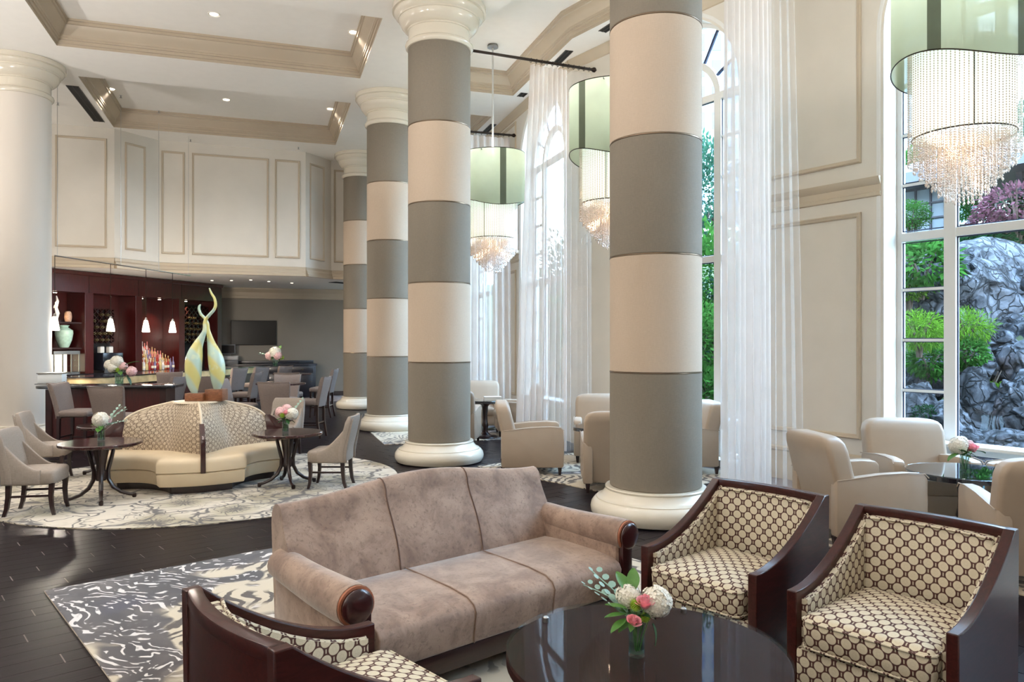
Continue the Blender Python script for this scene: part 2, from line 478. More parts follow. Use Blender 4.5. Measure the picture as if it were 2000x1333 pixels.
def clear(name, rgb=(235, 245, 245), rough=.02, f=.12, g=.5):
    m = bpy.data.materials.new(name); q = NT(m); c = lin(rgb)
    tr = q.n('BsdfTransparent', Color=(*c, 1)); gl = q.n('BsdfGlossy', Roughness=rough, Color=(1, 1, 1, 1))
    lw = q.n('LayerWeight', Blend=.5)
    fac = q.m('ADD', q.m('MULTIPLY', q.m('POWER', lw.outputs['Facing'], 4), g), f * .3)
    mx = q.n('MixShader', Fac=fac); q.t.links.new(tr.outputs[0], mx.inputs[1]); q.t.links.new(gl.outputs[0], mx.inputs[2])
    q.t.links.new(mx.outputs[0], q.out.inputs[0])
    return m
CLEARG = clear('clear_vase_glass'); WATERV = clear('vase_water', (228, 240, 236), .05, .05)
# ------------------------------------------------------------------ floor: slab and planks
def quadm(m, pts, z): m.add([(p[0], p[1], z) for p in pts], [tuple(range(len(pts)))])
WA0 = Vector((1.76, 12.40)); WAD = Vector((.58, -.8146))          # window wall, near part: origin and direction
WAN = Vector((.8146, .58))                                        # its outward normal
WCORN = uv(5.2, 12.37)                                            # where it meets the far part
ZS = 6.78                                                         # underside of the beams
wa_end = WA0 + WAD * 13.5
outer = [Vector((-15.5, 26)), Vector((-15.5, -3)), Vector((9.3, -3)), Vector((9.3, wa_end.y)), wa_end + WAN * .1, WCORN + WAN * .1, uv(5.3, 23), uv(5.3, 27)]
m = MB(); m.loft([[(p.x, p.y, z) for p in outer] for z in (-.12, -.003)]); floor = m.build('floor', GROUT, smooth=0, kind='structure')
E1 = Vector((.755, .656)); E2 = Vector((-.656, .755))             # plank directions
PW, PL, GAP = .158, .92, .003
def plank_mesh(): return MB().loft([[(-PL / 2 + GAP, -PW / 2 + .0008, -.012), (PL / 2 - GAP, -PW / 2 + .0008, -.012), (PL / 2 - GAP, PW / 2 - .0008, -.012), (-PL / 2 + GAP, PW / 2 - .0008, -.012)],
    [(-PL / 2 + GAP + .001, -PW / 2 + .0008 + .001, 0), (PL / 2 - GAP - .001, -PW / 2 + .0008 + .001, 0), (PL / 2 - GAP - .001, PW / 2 - .0008 - .001, 0), (-PL / 2 + GAP + .001, PW / 2 - .0008 - .001, 0)]], False, True)
_pm = plank_mesh(); pme = _pm.mesh('plank', PLANK, 0)
RUGO = Vector((-3.35, 5.39)); RE, RN = Vector((.755, .656)), Vector((.656, -.755))   # big rug corner and axes
cand = []
for i in range(-60, 190):
    for j in range(-22, 34):
        c = E2 * (i * PW) + E1 * (j * PL + (i % 3) * PL / 3 + (.11 if i % 2 else 0))
        if c.y < -.5 or c.y > 26 or c.x < -13 or (c - WA0).dot(WAN) > .15 or uv(1, 0).dot(c) / 1.0 > 5.4: continue
        vis = c.y > 2.2 and abs(c.x) < c.y * .74 and CH * F / c.y < 720
        r = c - RUGO
        under = (-.05 < r.dot(RE) - .5 and r.dot(RE) < 3.3 and .1 < r.dot(RN) < 4.2) or (c - Vector((-3.9, 9.6))).length < 2.0
        cand.append((0 if (vis and not under) else 1, c.length, c))
cand.sort(key=lambda t: t[:2])
rest = MB()
ang = atan2(E1.y, E1.x)
for k, (a, d, c) in enumerate(cand):
    if k < 300: inst('plank', pme, floor, (c.x, c.y, 0), ang)
    else:
        rest.add([(c.x + E1.x * p[0] + E2.x * p[1], c.y + E1.y * p[0] + E2.y * p[1], p[2]) for p in _pm.v], _pm.f)
rest.build('distant_planks', PLANK, floor, smooth=0, kind='stuff', fixn=False)

# ------------------------------------------------------------------ ceiling with coffers
def uvl(l): return [uv(*p) for p in l]
CO = [('ceiling coffer', uvl([(-3.3, 16.0), (1.75, 16.0), (1.75, 19.55), (-3.3, 19.55)])),
      ('c', uvl([(-3.3, 11.65), (1.75, 11.65), (1.75, 14.45), (-3.3, 14.45)])),
      ('c', uvl([(-3.3, 6.2), (1.75, 6.2), (1.75, 10.1), (-3.3, 10.1)])),
      ('c', uvl([(-9.6, 11.65), (-4.85, 11.65), (-4.85, 14.45), (-9.6, 14.45)])),
      ('c', uvl([(3.3, 16.0), (4.82, 16.0), (4.82, 19.55), (3.3, 19.55)]))]
p2 = Vector((.99, 12.39)); p5 = uv(3.3, 11.0)
CO.append(('c', [p5, p5 + WAD * 5.5, p2 + WAD * 6.1, p2, uv(4.82, 14.5), uv(3.3, 14.5)][:]))
m = MB()
loops = [[(p.x, p.y) for p in outer]] + [[(p.x, p.y) for p in c] for _, c in CO]
pts = [p for l in loops for p in l]
tri = tessellate_polygon([[Vector((p[0], p[1], 0)) for p in l] for l in loops])
m.add([(p[0], p[1], ZS) for p in pts], [tuple(t) for t in tri])
ceil = m.build('ceiling', WHITEC, smooth=0, kind='structure')
CROWN = ((0, 6.78), (0, 6.825), (.022, 6.83), (.022, 6.88), (.045, 6.885), (.045, 6.915), (.06, 6.92), (.062, 6.955), (.08, 6.975), (.12, 7.02), (.15, 7.06), (.165, 7.10), (.19, 7.105), (.19, 7.15), (.21, 7.155), (.21, 7.2))
for _, c in CO:
    ar = sum(c[i - 1].x * c[i].y - c[i].x * c[i - 1].y for i in range(len(c)))
    poly = c if ar > 0 else c[::-1]
    m = MB(); rings = [[(p.x, p.y, z) for p in offset(poly, i)] for i, z in CROWN]
    m.loft(rings, False, False); m.build('crown_moulding', TRIMC, ceil, smooth=25, fixn=False)
    m = MB(); quadm(m, offset(poly, .2), 7.19); m.build('coffer_panel', WHITEC, ceil, smooth=0)
m = MB(); m.loft([[(p.x, p.y, z) for p in outer] for z in (7.3, 7.4)]); roof = m.build('ceiling_slab', WHITEC, ceil, smooth=0)

# downlights, slots, sprinklers
def downlight(p, label, i, energy):
    t = thing('ceiling_downlight', label, 'light', (p.x, p.y, p.z), 0, 'recessed ceiling downlights')
    MB().lathe([(.095, -.012), (.095, 0), (.075, 0), (.07, -.006)][::-1], 20, cap=False).build('trim_ring', WHITEC, t)
    MB().lathe([(.07, -.004), (.07, -.002)], 20).build('lens', LENS, t)
    l = bpy.data.lights.new('downlight_lamp', 'SPOT'); l.energy = energy; l.color = (1, .95, .89); l.spot_size = R(125); l.spot_blend = .7; l.shadow_soft_size = .12
    o = bpy.data.objects.new('downlight_lamp', l); COL.objects.link(o); o.parent = t; o.location = (0, 0, -.03)
LENS = mat('downlight_lens', (255, 246, 232), .4, emit=(255, 240, 215), es=9)
DLW = 170
dl = [(418, 28, 'recessed downlight in the nearer coffer, the one farther from the columns'), (690, 63, 'recessed downlight in the nearer coffer close to its column-side moulding'),
      (442, 195, 'recessed downlight in the middle of the far coffer above the bar'), (645, 213, 'recessed downlight in the far coffer close to its column-side moulding'),
      (217, 174, 'recessed downlight at the far coffer corner above the white column')]
for i, (x, y, lb) in enumerate(dl): downlight(at_z(x, y, 7.188), lb, i, DLW)
for i, (u, v) in enumerate([(-2.6, 7.4), (1.1, 7.4), (-.8, 9.2), (1.2, 9.3), (-2.7, 9.2), (-6, 12.5), (-8.5, 13.5)]):  # extra downlights out of view, added to help light the room
    q_ = uv(u, v); downlight(Vector((q_.x, q_.y, 7.188)), 'recessed downlight added out of sight overhead, number %s of the extra ones' % 'one two three four five six seven'.split()[i], i, DLW)
def slot(a, b, w, z, label):
    a, b = Vector(a[:2]), Vector(b[:2]); d = (b - a); c = (a + b) / 2
    t = thing('air_slot_vent', label, 'vent', (c.x, c.y, z), atan2(d.y, d.x), 'black air slots in the ceiling')
    L = d.length / 2
    MB().box(-L, L, -w / 2, w / 2, -.006, -.001).build('slot', BLACK, t, smooth=0)
    f = MB()
    for y0, y1 in ((-w / 2 - .012, -w / 2), (w / 2, w / 2 + .012), (-.004, .004)): f.box(-L, L, y0, y1, -.012, -.001)
    f.build('slot_frame', mat('slot_frame_' + str(len(MATS)), (60, 58, 55), .5), t, smooth=0)
slot(at_z(141, 168, ZS), at_z(194, 238, ZS), .2, ZS, 'wide black air slot in the beam beside the white column')
slot(at_z(262, 217, 7.19), at_z(622, 249, 7.19), .05, 7.19, 'long thin black air slot inside the far coffer')
slot(at_z(1087, 124, ZS), at_z(1112, 99, ZS), .12, ZS, 'short black air slot above the curtain rod end')
slot(at_z(1176, 62, ZS), at_z(1225, 30, ZS), .12, ZS, 'black air slot beside the striped column nearest the sofa')
slot(at_z(948, 258, ZS), at_z(964, 243, ZS), .12, ZS, 'black air slot over the farther curtain rod')
slot(at_z(1016, 189, ZS), at_z(1024, 182, ZS), .12, ZS, 'tiny black air slot hidden partly by the tall curtain')
def sprinkler(p, label):
    t = thing('sprinkler_head', label, 'sprinkler', (p.x, p.y, p.z), 0, 'ceiling sprinkler heads')
    MB().lathe([(.035, -.004), (.035, 0)], 14).build('escutcheon', WINW, t)
    MB().lathe([(.012, -.05), (.012, -.004)], 8).lathe([(.026, -.056), (.026, -.05)], 10).build('deflector', STEEL, t)
for (x, y, z, lb) in [(236, 187, 7.188, 'small sprinkler head in the far coffer next to its corner downlight'), (310, 217, 7.188, 'small sprinkler head beside the long thin air slot'),
                      (372, 273, ZS, 'small sprinkler head in front of the large panelled wall'), (113, 201, ZS, 'small sprinkler head next to the white column capital'), (583, 288, ZS, 'small sprinkler head at the far end of the panelled wall')]:
    sprinkler(at_z(x, y, z), lb)

# ------------------------------------------------------------------ window wall
def wall_obj(name, P, d, length, z0, z1, holes, th=.42, m=CREAM, kind='structure'):
    w = MB(); w.tess([[(0, z0), (length, z0), (length, z1), (0, z1)]] + holes, th)
    o = w.build(name, m, smooth=20, kind=kind)
    o.location = (P[0], P[1], 0); o.rotation_euler = (0, 0, atan2(d[1], d[0]))
    return o
def arch(xc, hw, z0, zs, n=20): return [(xc - hw, z0), (xc + hw, z0)] + [(xc + hw * cos(pi * k / n), zs + hw * sin(pi * k / n)) for k in range(n + 1)]
HW, ZSP = 1.2, 5.42
WSTART = WCORN
OFFA = (WSTART - WA0).dot(WAD)                     # s of the wall's corner
WINS_A = [1.2, 5.65, 10.1]
wallA = wall_obj('wall_right', WSTART, WAD, 13.5 - OFFA, -.02, ZS, [arch(s - OFFA, HW, .1, ZSP) for s in WINS_A])
BD = -V; BL = 11.0; BST = WCORN + V * BL          # far part runs from the back to the corner
WINS_B = [BL - 1.55, BL - 5.95]
wallB = wall_obj('wall_far_right', BST, BD, BL, -.02, ZS, [arch(s, HW, .1, ZSP) for s in WINS_B])
def wall_trim(w, spans, L):
    for x0, x1 in spans:
        t = MB(); rects(t, x0, x1, 3.93, 6.55); t.build('panel_moulding', TRIMC, w, smooth=25)
        t = MB(); rects(t, x0, x1, .62, 3.34); t.build('panel_moulding', TRIMC, w, smooth=25)
    bands = spans
    for x0, x1 in spans:
        a, b = x0 - .22, x1 + .24
        t = MB()
        pr = ((0, 3.50), (-.02, 3.51), (-.025, 3.55), (-.012, 3.56), (-.012, 3.64), (-.03, 3.66), (-.05, 3.70), (-.055, 3.73), (0, 3.735))
        t.loft([[(a, y, z) for y, z in pr], [(b, y, z) for y, z in pr]]); t.build('chair_rail', TRIMC, w, smooth=25)
        pr = ((0, 0), (-.03, 0), (-.03, .19), (-.022, .21), (-.022, .36), (-.035, .38), (-.03, .41), (0, .43))
        t = MB(); t.loft([[(a, y, z) for y, z in pr], [(b, y, z) for y, z in pr]]); t.build('baseboard', TRIMC, w, smooth=25)
wall_trim(wallA, [(2.68 - OFFA, 4.18 - OFFA), (7.1 - OFFA, 8.65 - OFFA)], 0)
wall_trim(wallB, [(BL - 4.45, BL - 3.05), (BL - 8.8, BL - 7.4)], 0)
for w, L in ((wallA, 13.5 - OFFA), (wallB, BL)):   # cornice where the wall meets the beam
    t = MB(); pr = ((0, 6.60), (-.02, 6.61), (-.03, 6.66), (-.07, 6.72), (-.08, 6.775), (0, 6.775))
    t.loft([[(0, y, z) for y, z in pr], [(L, y, z) for y, z in pr]]); t.build('cornice', TRIMC, w, smooth=25)

def window(k, P, d, s):
    o = bpy.data.objects.new('window_%d' % k, None); COL.objects.link(o); o['kind'] = 'structure'
    c = P + d * s; o.location = (c.x, c.y, 0); o.rotation_euler = (0, 0, atan2(d.y, d.x))
    y0, y1 = .28, .36
    def strip(loops, name):
        m = MB(); n = len(loops[0])
        m.loft([[(x, y0, z) for x, z in loops[0]], [(x, y0, z) for x, z in loops[1]], [(x, y1, z) for x, z in loops[1]], [(x, y1, z) for x, z in loops[0]], [(x, y0, z) for x, z in loops[0]]], False, False)
        return m.build(name, WINW, o, smooth=30)
    strip((arch(0, HW, .1, ZSP), arch(0, HW - .06, .16, ZSP)), 'frame')
    MX = .60
    for sx in (-1, 1): MB().box(sx * MX - .065, sx * MX + .065, y0 - .01, y1, .16, ZSP + .02).build('mullion', WINW, o, smooth=0, bev=.006)
    for z, h in ((.60, .12), (3.02, .1), (ZSP, .11)): MB().box(-HW + .05, HW - .05, y0 - .005, y1, z - h / 2, z + h / 2).build('transom', WINW, o, smooth=0, bev=.006)
    MB().box(-HW + .02, HW - .02, -.02, .30, .64, .68).build('sill', WINW, o, smooth=0, bev=.008)
    def am(r): return [(r * cos(pi * k / 16), ZSP + r * sin(pi * k / 16)) for k in range(17)]
    a, b = am(MX + .05), am(MX - .05)
    m = MB(); m.loft([[(x, y0, z) for x, z in a], [(x, y0, z) for x, z in b], [(x, y1, z) for x, z in b], [(x, y1, z) for x, z in a], [(x, y0, z) for x, z in a]], False, False, closed=False)
    m.build('inner_arch', WINW, o, smooth=30)
    for g in (30, 60, 90, 120, 150):
        g = R(g); MB().bar(((MX + .04) * cos(g), .32, ZSP + (MX + .04) * sin(g)), ((HW - .04) * cos(g), .32, ZSP + (HW - .04) * sin(g)), .035, .03).build('radial_bar', MUNT, o, smooth=0)
    zb = [1.22, 1.81, 2.40, 3.63, 4.22, 4.81]
    for sx in (-1, 1):
        x0, x1 = sorted((sx * (HW - .06), sx * (MX + .065)))
        for z in zb: MB().box(x0, x1, y0 + .01, y1 - .01, z - .016, z + .016).build('glazing_bar', WINW, o, smooth=0)
        edges = [.66, 1.22, 1.81, 2.40, 2.97, 3.07, 3.63, 4.22, 4.81, ZSP - .05]
        for i in range(len(edges) - 1):
            if i == 4: continue
            MB().box(x0, x1, .318, .322, edges[i] + .01, edges[i + 1] - .01).build('pane', GLASS, o, smooth=0)
        for z0, z1 in ((.16, .54),): MB().box(x0, x1, .318, .322, z0, z1).build('pane', GLASS, o, smooth=0)
        for i in range(len(edges) - 1):                # dark gasket round the glass
            if i == 4: continue
            m = MB(); e = .012; z0, z1 = edges[i] + .014, edges[i + 1] - .014
            m.box(x0, x0 + e, .30, .316, z0, z1).box(x1 - e, x1, .30, .316, z0, z1).box(x0, x1, .30, .316, z0, z0 + e).box(x0, x1, .30, .316, z1 - e, z1)
            m.build('gasket', MUNT, o, smooth=0)
    for z0, z1 in ((.16, .54), (.66, 2.97), (3.07, ZSP - .05)):
        MB().box(-MX + .065, MX - .065, .318, .322, z0, z1).build('pane', GLASS, o, smooth=0)
        m = MB(); e = .014; x0, x1 = -MX + .065, MX - .065
        m.box(x0, x0 + e, .30, .316, z0, z1).box(x1 - e, x1, .30, .316, z0, z1).box(x0, x1, .30, .316, z0, z0 + e).box(x0, x1, .30, .316, z1 - e, z1)
        m.build('gasket', MUNT, o, smooth=0)
    m = MB(); m.tess([arch(0, HW - .06, ZSP + .05, ZSP + .05, 20)], .004, .318); m.build('pane', GLASS, o, smooth=0)
    m = MB(); pr = ((HW, 0), (HW + .05, -.02), (HW + .10, -.012), (HW + .10, 0))     # architrave round the opening
    m.loft([[(x, y, z) for x, z in arch(0, r, .1, ZSP)] for r, y in pr], False, False); m.build('architrave', WINW, o, smooth=30)
    return o
MUNT = mat('dark_blue_gasket', (44, 52, 74), .5)
k = 1
for s in WINS_A: window(k, WA0, WAD, s); k += 1
for s in WINS_B: window(k, BST, BD, s); k += 1

# ------------------------------------------------------------------ panelled wall over the bar
UP = [Vector((-13.4, 16.30)), Vector((-9.32, 17.64)), Vector((-8.75, 18.67)), Vector((-5.44, 19.84)), Vector((-4.99, 20.76)), uv(5.3, 21.05)]
ZU = 3.52
up = []
def seg_wall(name, A, B, z0, z1, m, th=.2):
    d = (B - A).normalized(); L = (B - A).length
    w = MB().box(-.0, L, 0, th, z0, z1)
    o = w.build(name, m, smooth=0, kind='structure'); o.location = (A.x, A.y, 0); o.rotation_euler = (0, 0, atan2(d.y, d.x))
    return o
panels = [[(60, 98, 0), (108, 209, 0)], [(244, 284, 0)], [(308, 361, 0), (375, 525, 0), (537, 586, 0)], [(605, 633, 0)], [(652, 668, 0)]]
for i in range(5):
    A, B = UP[i], UP[i + 1]
    w = seg_wall('wall_bar_upper', A, B, ZU, ZS, CREAM)
    L = (B - A).length
    for a, b, _ in panels[i]:
        x0, x1 = hit(a, A, B) * L, hit(b, A, B) * L
        if i == 4: x1 = x0 + 1.2
        t = MB(); rects(t, max(x0, .05), x1, 3.97, 6.53, .05, .032); t.build('panel_moulding', TRIMB, w, smooth=25) if 'TRIMB' in globals() else t.build('panel_moulding', TRIMC, w, smooth=25)
    t = MB(); pr = ((0, 3.50), (-.10, 3.50), (-.10, 3.56), (-.07, 3.58), (-.06, 3.64), (-.025, 3.68), (-.025, 3.74), (0, 3.75))
    e = .0
    t.loft([[(-e, y, z) for y, z in pr], [(L + e, y, z) for y, z in pr]]); t.build('cornice', TRIMC, w, smooth=25)
# lower ceiling over the bar
BK0, BK1 = Vector((-15, 22.05)), uv(5.3, 25.45)
m = MB(); pl = [(-15.4, 15.9)] + [(p.x, p.y) for p in UP[1:]] + [(BK1.x, BK1.y + .1), (BK0.x, BK0.y + .1)]
quadm(m, pl, 3.505); quadm(m, pl[::-1], 3.65)
lowc = m.build('ceiling_over_bar', WHITEC, smooth=0, kind='structure')
wb = seg_wall('wall_back', BK0, BK1, 0, 3.5, GREYW)
LB = (BK1 - BK0).length
t = MB(); pr = ((0, 3.16), (-.02, 3.17), (-.03, 3.24), (-.02, 3.26), (-.03, 3.36), (-.10, 3.46), (-.10, 3.5), (0, 3.5)); t.loft([[(0, y, z) for y, z in pr], [(LB, y, z) for y, z in pr]]); t.build('cornice', TRIMC, wb, smooth=25)
t = MB().box(0, LB, -.02, 0, 0, .14).build('baseboard', mat('dark_baseboard', (60, 48, 44), .5), wb, smooth=0)
seg_wall('wall_rear', Vector((9.2, -2.8)), Vector((-15.5, -2.8)), 0, 7.3, CREAM)
we_ = WA0 + WAD * 13.4; seg_wall('wall_rear', Vector((we_.x + .2, we_.y + .2)), Vector((9.0, -2.9)), 0, 7.3, CREAM)
seg_wall('wall_left', Vector((-15.4, -2.5)), Vector((-15.4, 24)), 0, 7.3, CREAM)
for i, (x, y) in enumerate([(452, 548), (490, 547), (525, 550), (414, 548), (570, 553)]):
    p = at_z(x, y, 3.5)
    t = thing('ceiling_spotlight', ['tiny white spotlight under the low ceiling above the television', 'tiny spotlight second from the bar cabinet in the low ceiling', 'tiny spotlight third from the bar cabinet in the low ceiling', 'tiny spotlight at the bar cabinet corner', 'tiny spotlight nearest the rear column in the low ceiling'][i], 'light', (p.x, p.y, 3.5), 0, 'small spotlights in the low bar ceiling')
    MB().lathe([(.05, -.012), (.05, 0)], 14).build('trim_ring', WHITEC, t); MB().lathe([(.035, -.016), (.035, -.012)], 12).build('lens', LENS, t)
    l = bpy.data.lights.new('spot_lamp', 'SPOT'); l.energy = 120; l.color = (1, .88, .70); l.spot_size = R(100); l.spot_blend = .6; l.shadow_soft_size = .05
    o = bpy.data.objects.new('spot_lamp', l); COL.objects.link(o); o.parent = t; o.location = (0, 0, -.03)
p = at_z(660, 553, 3.5)
slot(p + Vector((-.1, -.25, 0)), p + Vector((.25, .25, 0)), .3, 3.503, 'dark return vent in the low ceiling beside the rear column')

# ------------------------------------------------------------------ columns
def column(loc, label, bands=True):
    t = thing('column', label, 'column', (loc[0], loc[1], 0), 0, 'round columns of the lounge', 'thing')
    r = .466
    pr = [(.60, 0), (.635, .015), (.66, .06), (.665, .10), (.655, .145), (.625, .185), (.605, .195), (.603, .205), (.575, .212), (.545, .235), (.52, .27), (.51, .285), (.508, .29), (.512, .295), (.515, .308), (.508, .32), (.47, .322)]
    MB().lathe(pr, 56).build('base', STONE, t, smooth=28)
    z0, z1 = .32, 6.15; h = (z1 - z0) / 5
    if bands:
        for k in range(5):
            MB().lathe([(r - .008, z0 + k * h + .002), (r, z0 + k * h + .012), (r, z0 + (k + 1) * h - .012), (r - .008, z0 + (k + 1) * h - .002)], 64).build('fabric_band', BANDC if k % 2 else BANDG, t, smooth=28, label='cream fabric band' if k % 2 else 'grey fabric band')
        for k in range(1, 5):
            MB().lathe([(r - .01, z0 + k * h - .009), (r + .003, z0 + k * h - .006), (r + .003, z0 + k * h + .006), (r - .01, z0 + k * h + .009)], 64).build('joint_ring', NICKEL, t, smooth=28)
    else: MB().lathe([(r, z0), (r, z1)], 64).build('shaft', COLW, t, smooth=28)
    pr = [(.44, 6.14), (.485, 6.145), (.505, 6.17), (.51, 6.195), (.50, 6.22), (.475, 6.235), (.462, 6.25), (.462, 6.40), (.478, 6.405), (.478, 6.425), (.50, 6.43), (.535, 6.455), (.575, 6.50), (.595, 6.545), (.60, 6.575), (.615, 6.58), (.615, 6.60), (.63, 6.61), (.66, 6.64), (.672, 6.67), (.668, 6.69), (.70, 6.695), (.70, 6.776), (.3, 6.776)]
    MB().lathe(pr, 56).build('capital', STONE, t, smooth=28)
    return t
COLW = mat('white_column_paint', (214, 206, 196), .5)
C1, C2, C3, C4, CL = (1.475, 7.74), (-1.09, 11.29), (-2.50, 15.42), (-4.06, 20.25), (-8.80, 13.5)
column(C1, 'striped grey and cream column directly behind the brown sofa and curtain')
column(C2, 'striped column with its whole base visible between sofa and settee rug')
column(C3, 'striped column third from the sofa, behind the grey dining chairs aisle')
column(C4, 'smallest striped column against the grey back wall')
column(CL, 'plain white column without fabric bands beside the bar', False)

# ------------------------------------------------------------------ rugs
def rug(name, pts, m, label, h=.012):
    r = MB(); c = Vector((sum(p[0] for p in pts) / len(pts), sum(p[1] for p in pts) / len(pts)))
    r.loft([[(p[0] - c.x, p[1] - c.y, z) for p in pts] for z in (.0005, h)], True, True)
    o = r.build(name, m, smooth=0); o.location = (c.x, c.y, 0)
    return tag(o, label, 'rug')
rug('round_rug', [(-3.9 + 2.42 * cos(2 * pi * k / 96), 9.6 + 2.42 * sin(2 * pi * k / 96)) for k in range(96)], RUGR, 'round cream rug with dark flower line drawing under the settee')
def rect(o, e, n, le, ln): return [(o + e * a + n * b) for a, b in ((0, 0), (0, ln), (le, ln), (le, 0))]
rug('area_rug', rect(RUGO, RE, RN, 3.8, 4.4), RUGB, 'large dark rug with white brush strokes under the brown sofa')
rug('area_rug', rect(Vector((-.5, 10.74)), Vector((.755, .656)), Vector((.656, -.755)), 2.35, 2.9), RUGC, 'patterned rug under the cream armchairs behind the near striped column')
rug('area_rug', rect(Vector((2.65, 6.65)), WAN, WAD, 2.25, 3.2), RUGC, 'patterned rug under the armchairs by the garden window')
rug('area_rug', rect(Vector((-2.2, 13.0)), U, -V, 3.0, -1.8) [::-1], RUGC, 'patterned rug under the farthest armchair group')
# ------------------------------------------------------------------ brown camel-back sofa
def sofa():
    e = Vector((.755, .656)); n = Vector((.656, -.755)); fm = Vector((.02, 4.12)); o = fm - n * .46
    t = thing('sofa', 'mauve brown velvet camel-back sofa with rolled wooden-capped arms', 'sofa', (o.x, o.y, .012), face(n.x, n.y))
    # seat cushion
    m = MB()
    pr = [(.25, .30), (.25, .44), (.05, .452), (-.25, .445), (-.40, .43), (-.455, .405), (-.475, .37), (-.468, .32), (-.455, .22), (-.44, .20), (.1, .2)]
    m.loft([[(x, y * 1.0, z) for y, z in pr] for x in (-.865, -.855, -.30, -.285, -.27, .27, .285, .30, .855, .865)])
    m.build('seat_cushion', VELVET, t, smooth=50, bev=.006)
    for x in (-.285, .285):
        MB().tube([(x, .2, .453), (x, -.25, .449), (x, -.40, .434), (x, -.458, .408), (x, -.479, .37), (x, -.471, .32), (x, -.458, .21)], .004, 6).build('seam', VELVETS, t)
    # back: front surface leaning, camel top
    def top(x): return .885 + .085 * (0.5 + .5 * cos(pi * min(1, abs(x) / .93))) 
    def prof(x):
        h = top(x); o = []
        f = 1 - .35 * (abs(x) / .97) ** 6
        for k in range(9):                       # front face up
            s = k / 8; z = .36 + (h - .10 - .36) * s
            o.append((x, .20 + .17 * s - .035 * f * sin(pi * min(1, s * 1.1)) , z))
        for k in range(1, 8):                    # rounded top
            a = pi * k / 8
            o.append((x, .445 - .075 * cos(a), h - .10 + .10 * sin(a)))
        o += [(x, .52, h - .12), (x, .50, .5), (x, .47, .18), (x, .22, .18)]
        return o
    xs = [-.965, -.955, -.92] + [-.85 + 1.7 * k / 24 for k in range(25)] + [.92, .955, .965]
    MB().loft([prof(x) for x in xs]).build('backrest', VELVET, t, smooth=60)
    for x in (-.31, .31): MB().tube([(p[0], p[1] - .002, p[2]) for p in prof(x)[:14]], .0045, 6).build('seam', VELVETD, t)
    for s in (-1, 1):
        # arm: upholstered panel and roll that flares outward to the front
        m = MB()
        m.prism([(-.42, .12), (-.42, .50), (.42, .56), (.46, .12)], 'x', *(sorted((s * .872, s * .985))))
        m.build('arm_panel', VELVET, t, bev=.02)
        m = MB(); pts = [(s * (.955 + .012 * k / 8), .40 - .83 * k / 8, .565 - .012 * sin(pi * k / 8) - .012 * k / 8) for k in range(9)]
        m.tube(pts, [.085, .088, .09, .092, .095, .098, .10, .102, .098], 20)
        ar = m.build('arm_roll', VELVET, t, smooth=50)
        c = pts[-1]
        m = MB(); m.tube([(c[0], c[1] + .004, c[2]), (c[0], c[1] - .012, c[2])], .094, 24); m.build('arm_piping', LEATHW, ar, smooth=40)
        m = MB(); m.tube([(c[0], c[1] - .01, c[2]), (c[0], c[1] - .026, c[2]), (c[0], c[1] - .034, c[2])], [.082, .082, .066], 24)
        m.prism([(s * .985 , .10), (s * .985, c[2] - .02), (c[0] + s * .082, c[2]), (c[0] - s * .07, c[2] - .04), (s * .90, .36), (s * .89, .10)], 'y', c[1] - .026, c[1] + .02)
        m.build('arm_front', MAHOGD2, t, smooth=40, bev=.004)
    MB().box(-.95, .95, -.45, .45, .10, .205).build('base_rail', ESPR, t, bev=.006)
    for x in (-.9, .9):
        for y in (-.40, .40): MB().bar((x, y, 0), (x, y, .11), .06, .06, .075, .075).build('leg', ESPR, t)
    return t
VELVETS = mat('sofa_seat_seam', (128, 106, 94), .8); VELVETD = mat('sofa_seam', (92, 72, 64), .8); LEATHW = mat('tan_piping', (150, 92, 66), .5)
MAHOGD2 = wood('dark_carved_wood', (50, 20, 20), .25, .5, (12, 2, 12))
sofa()

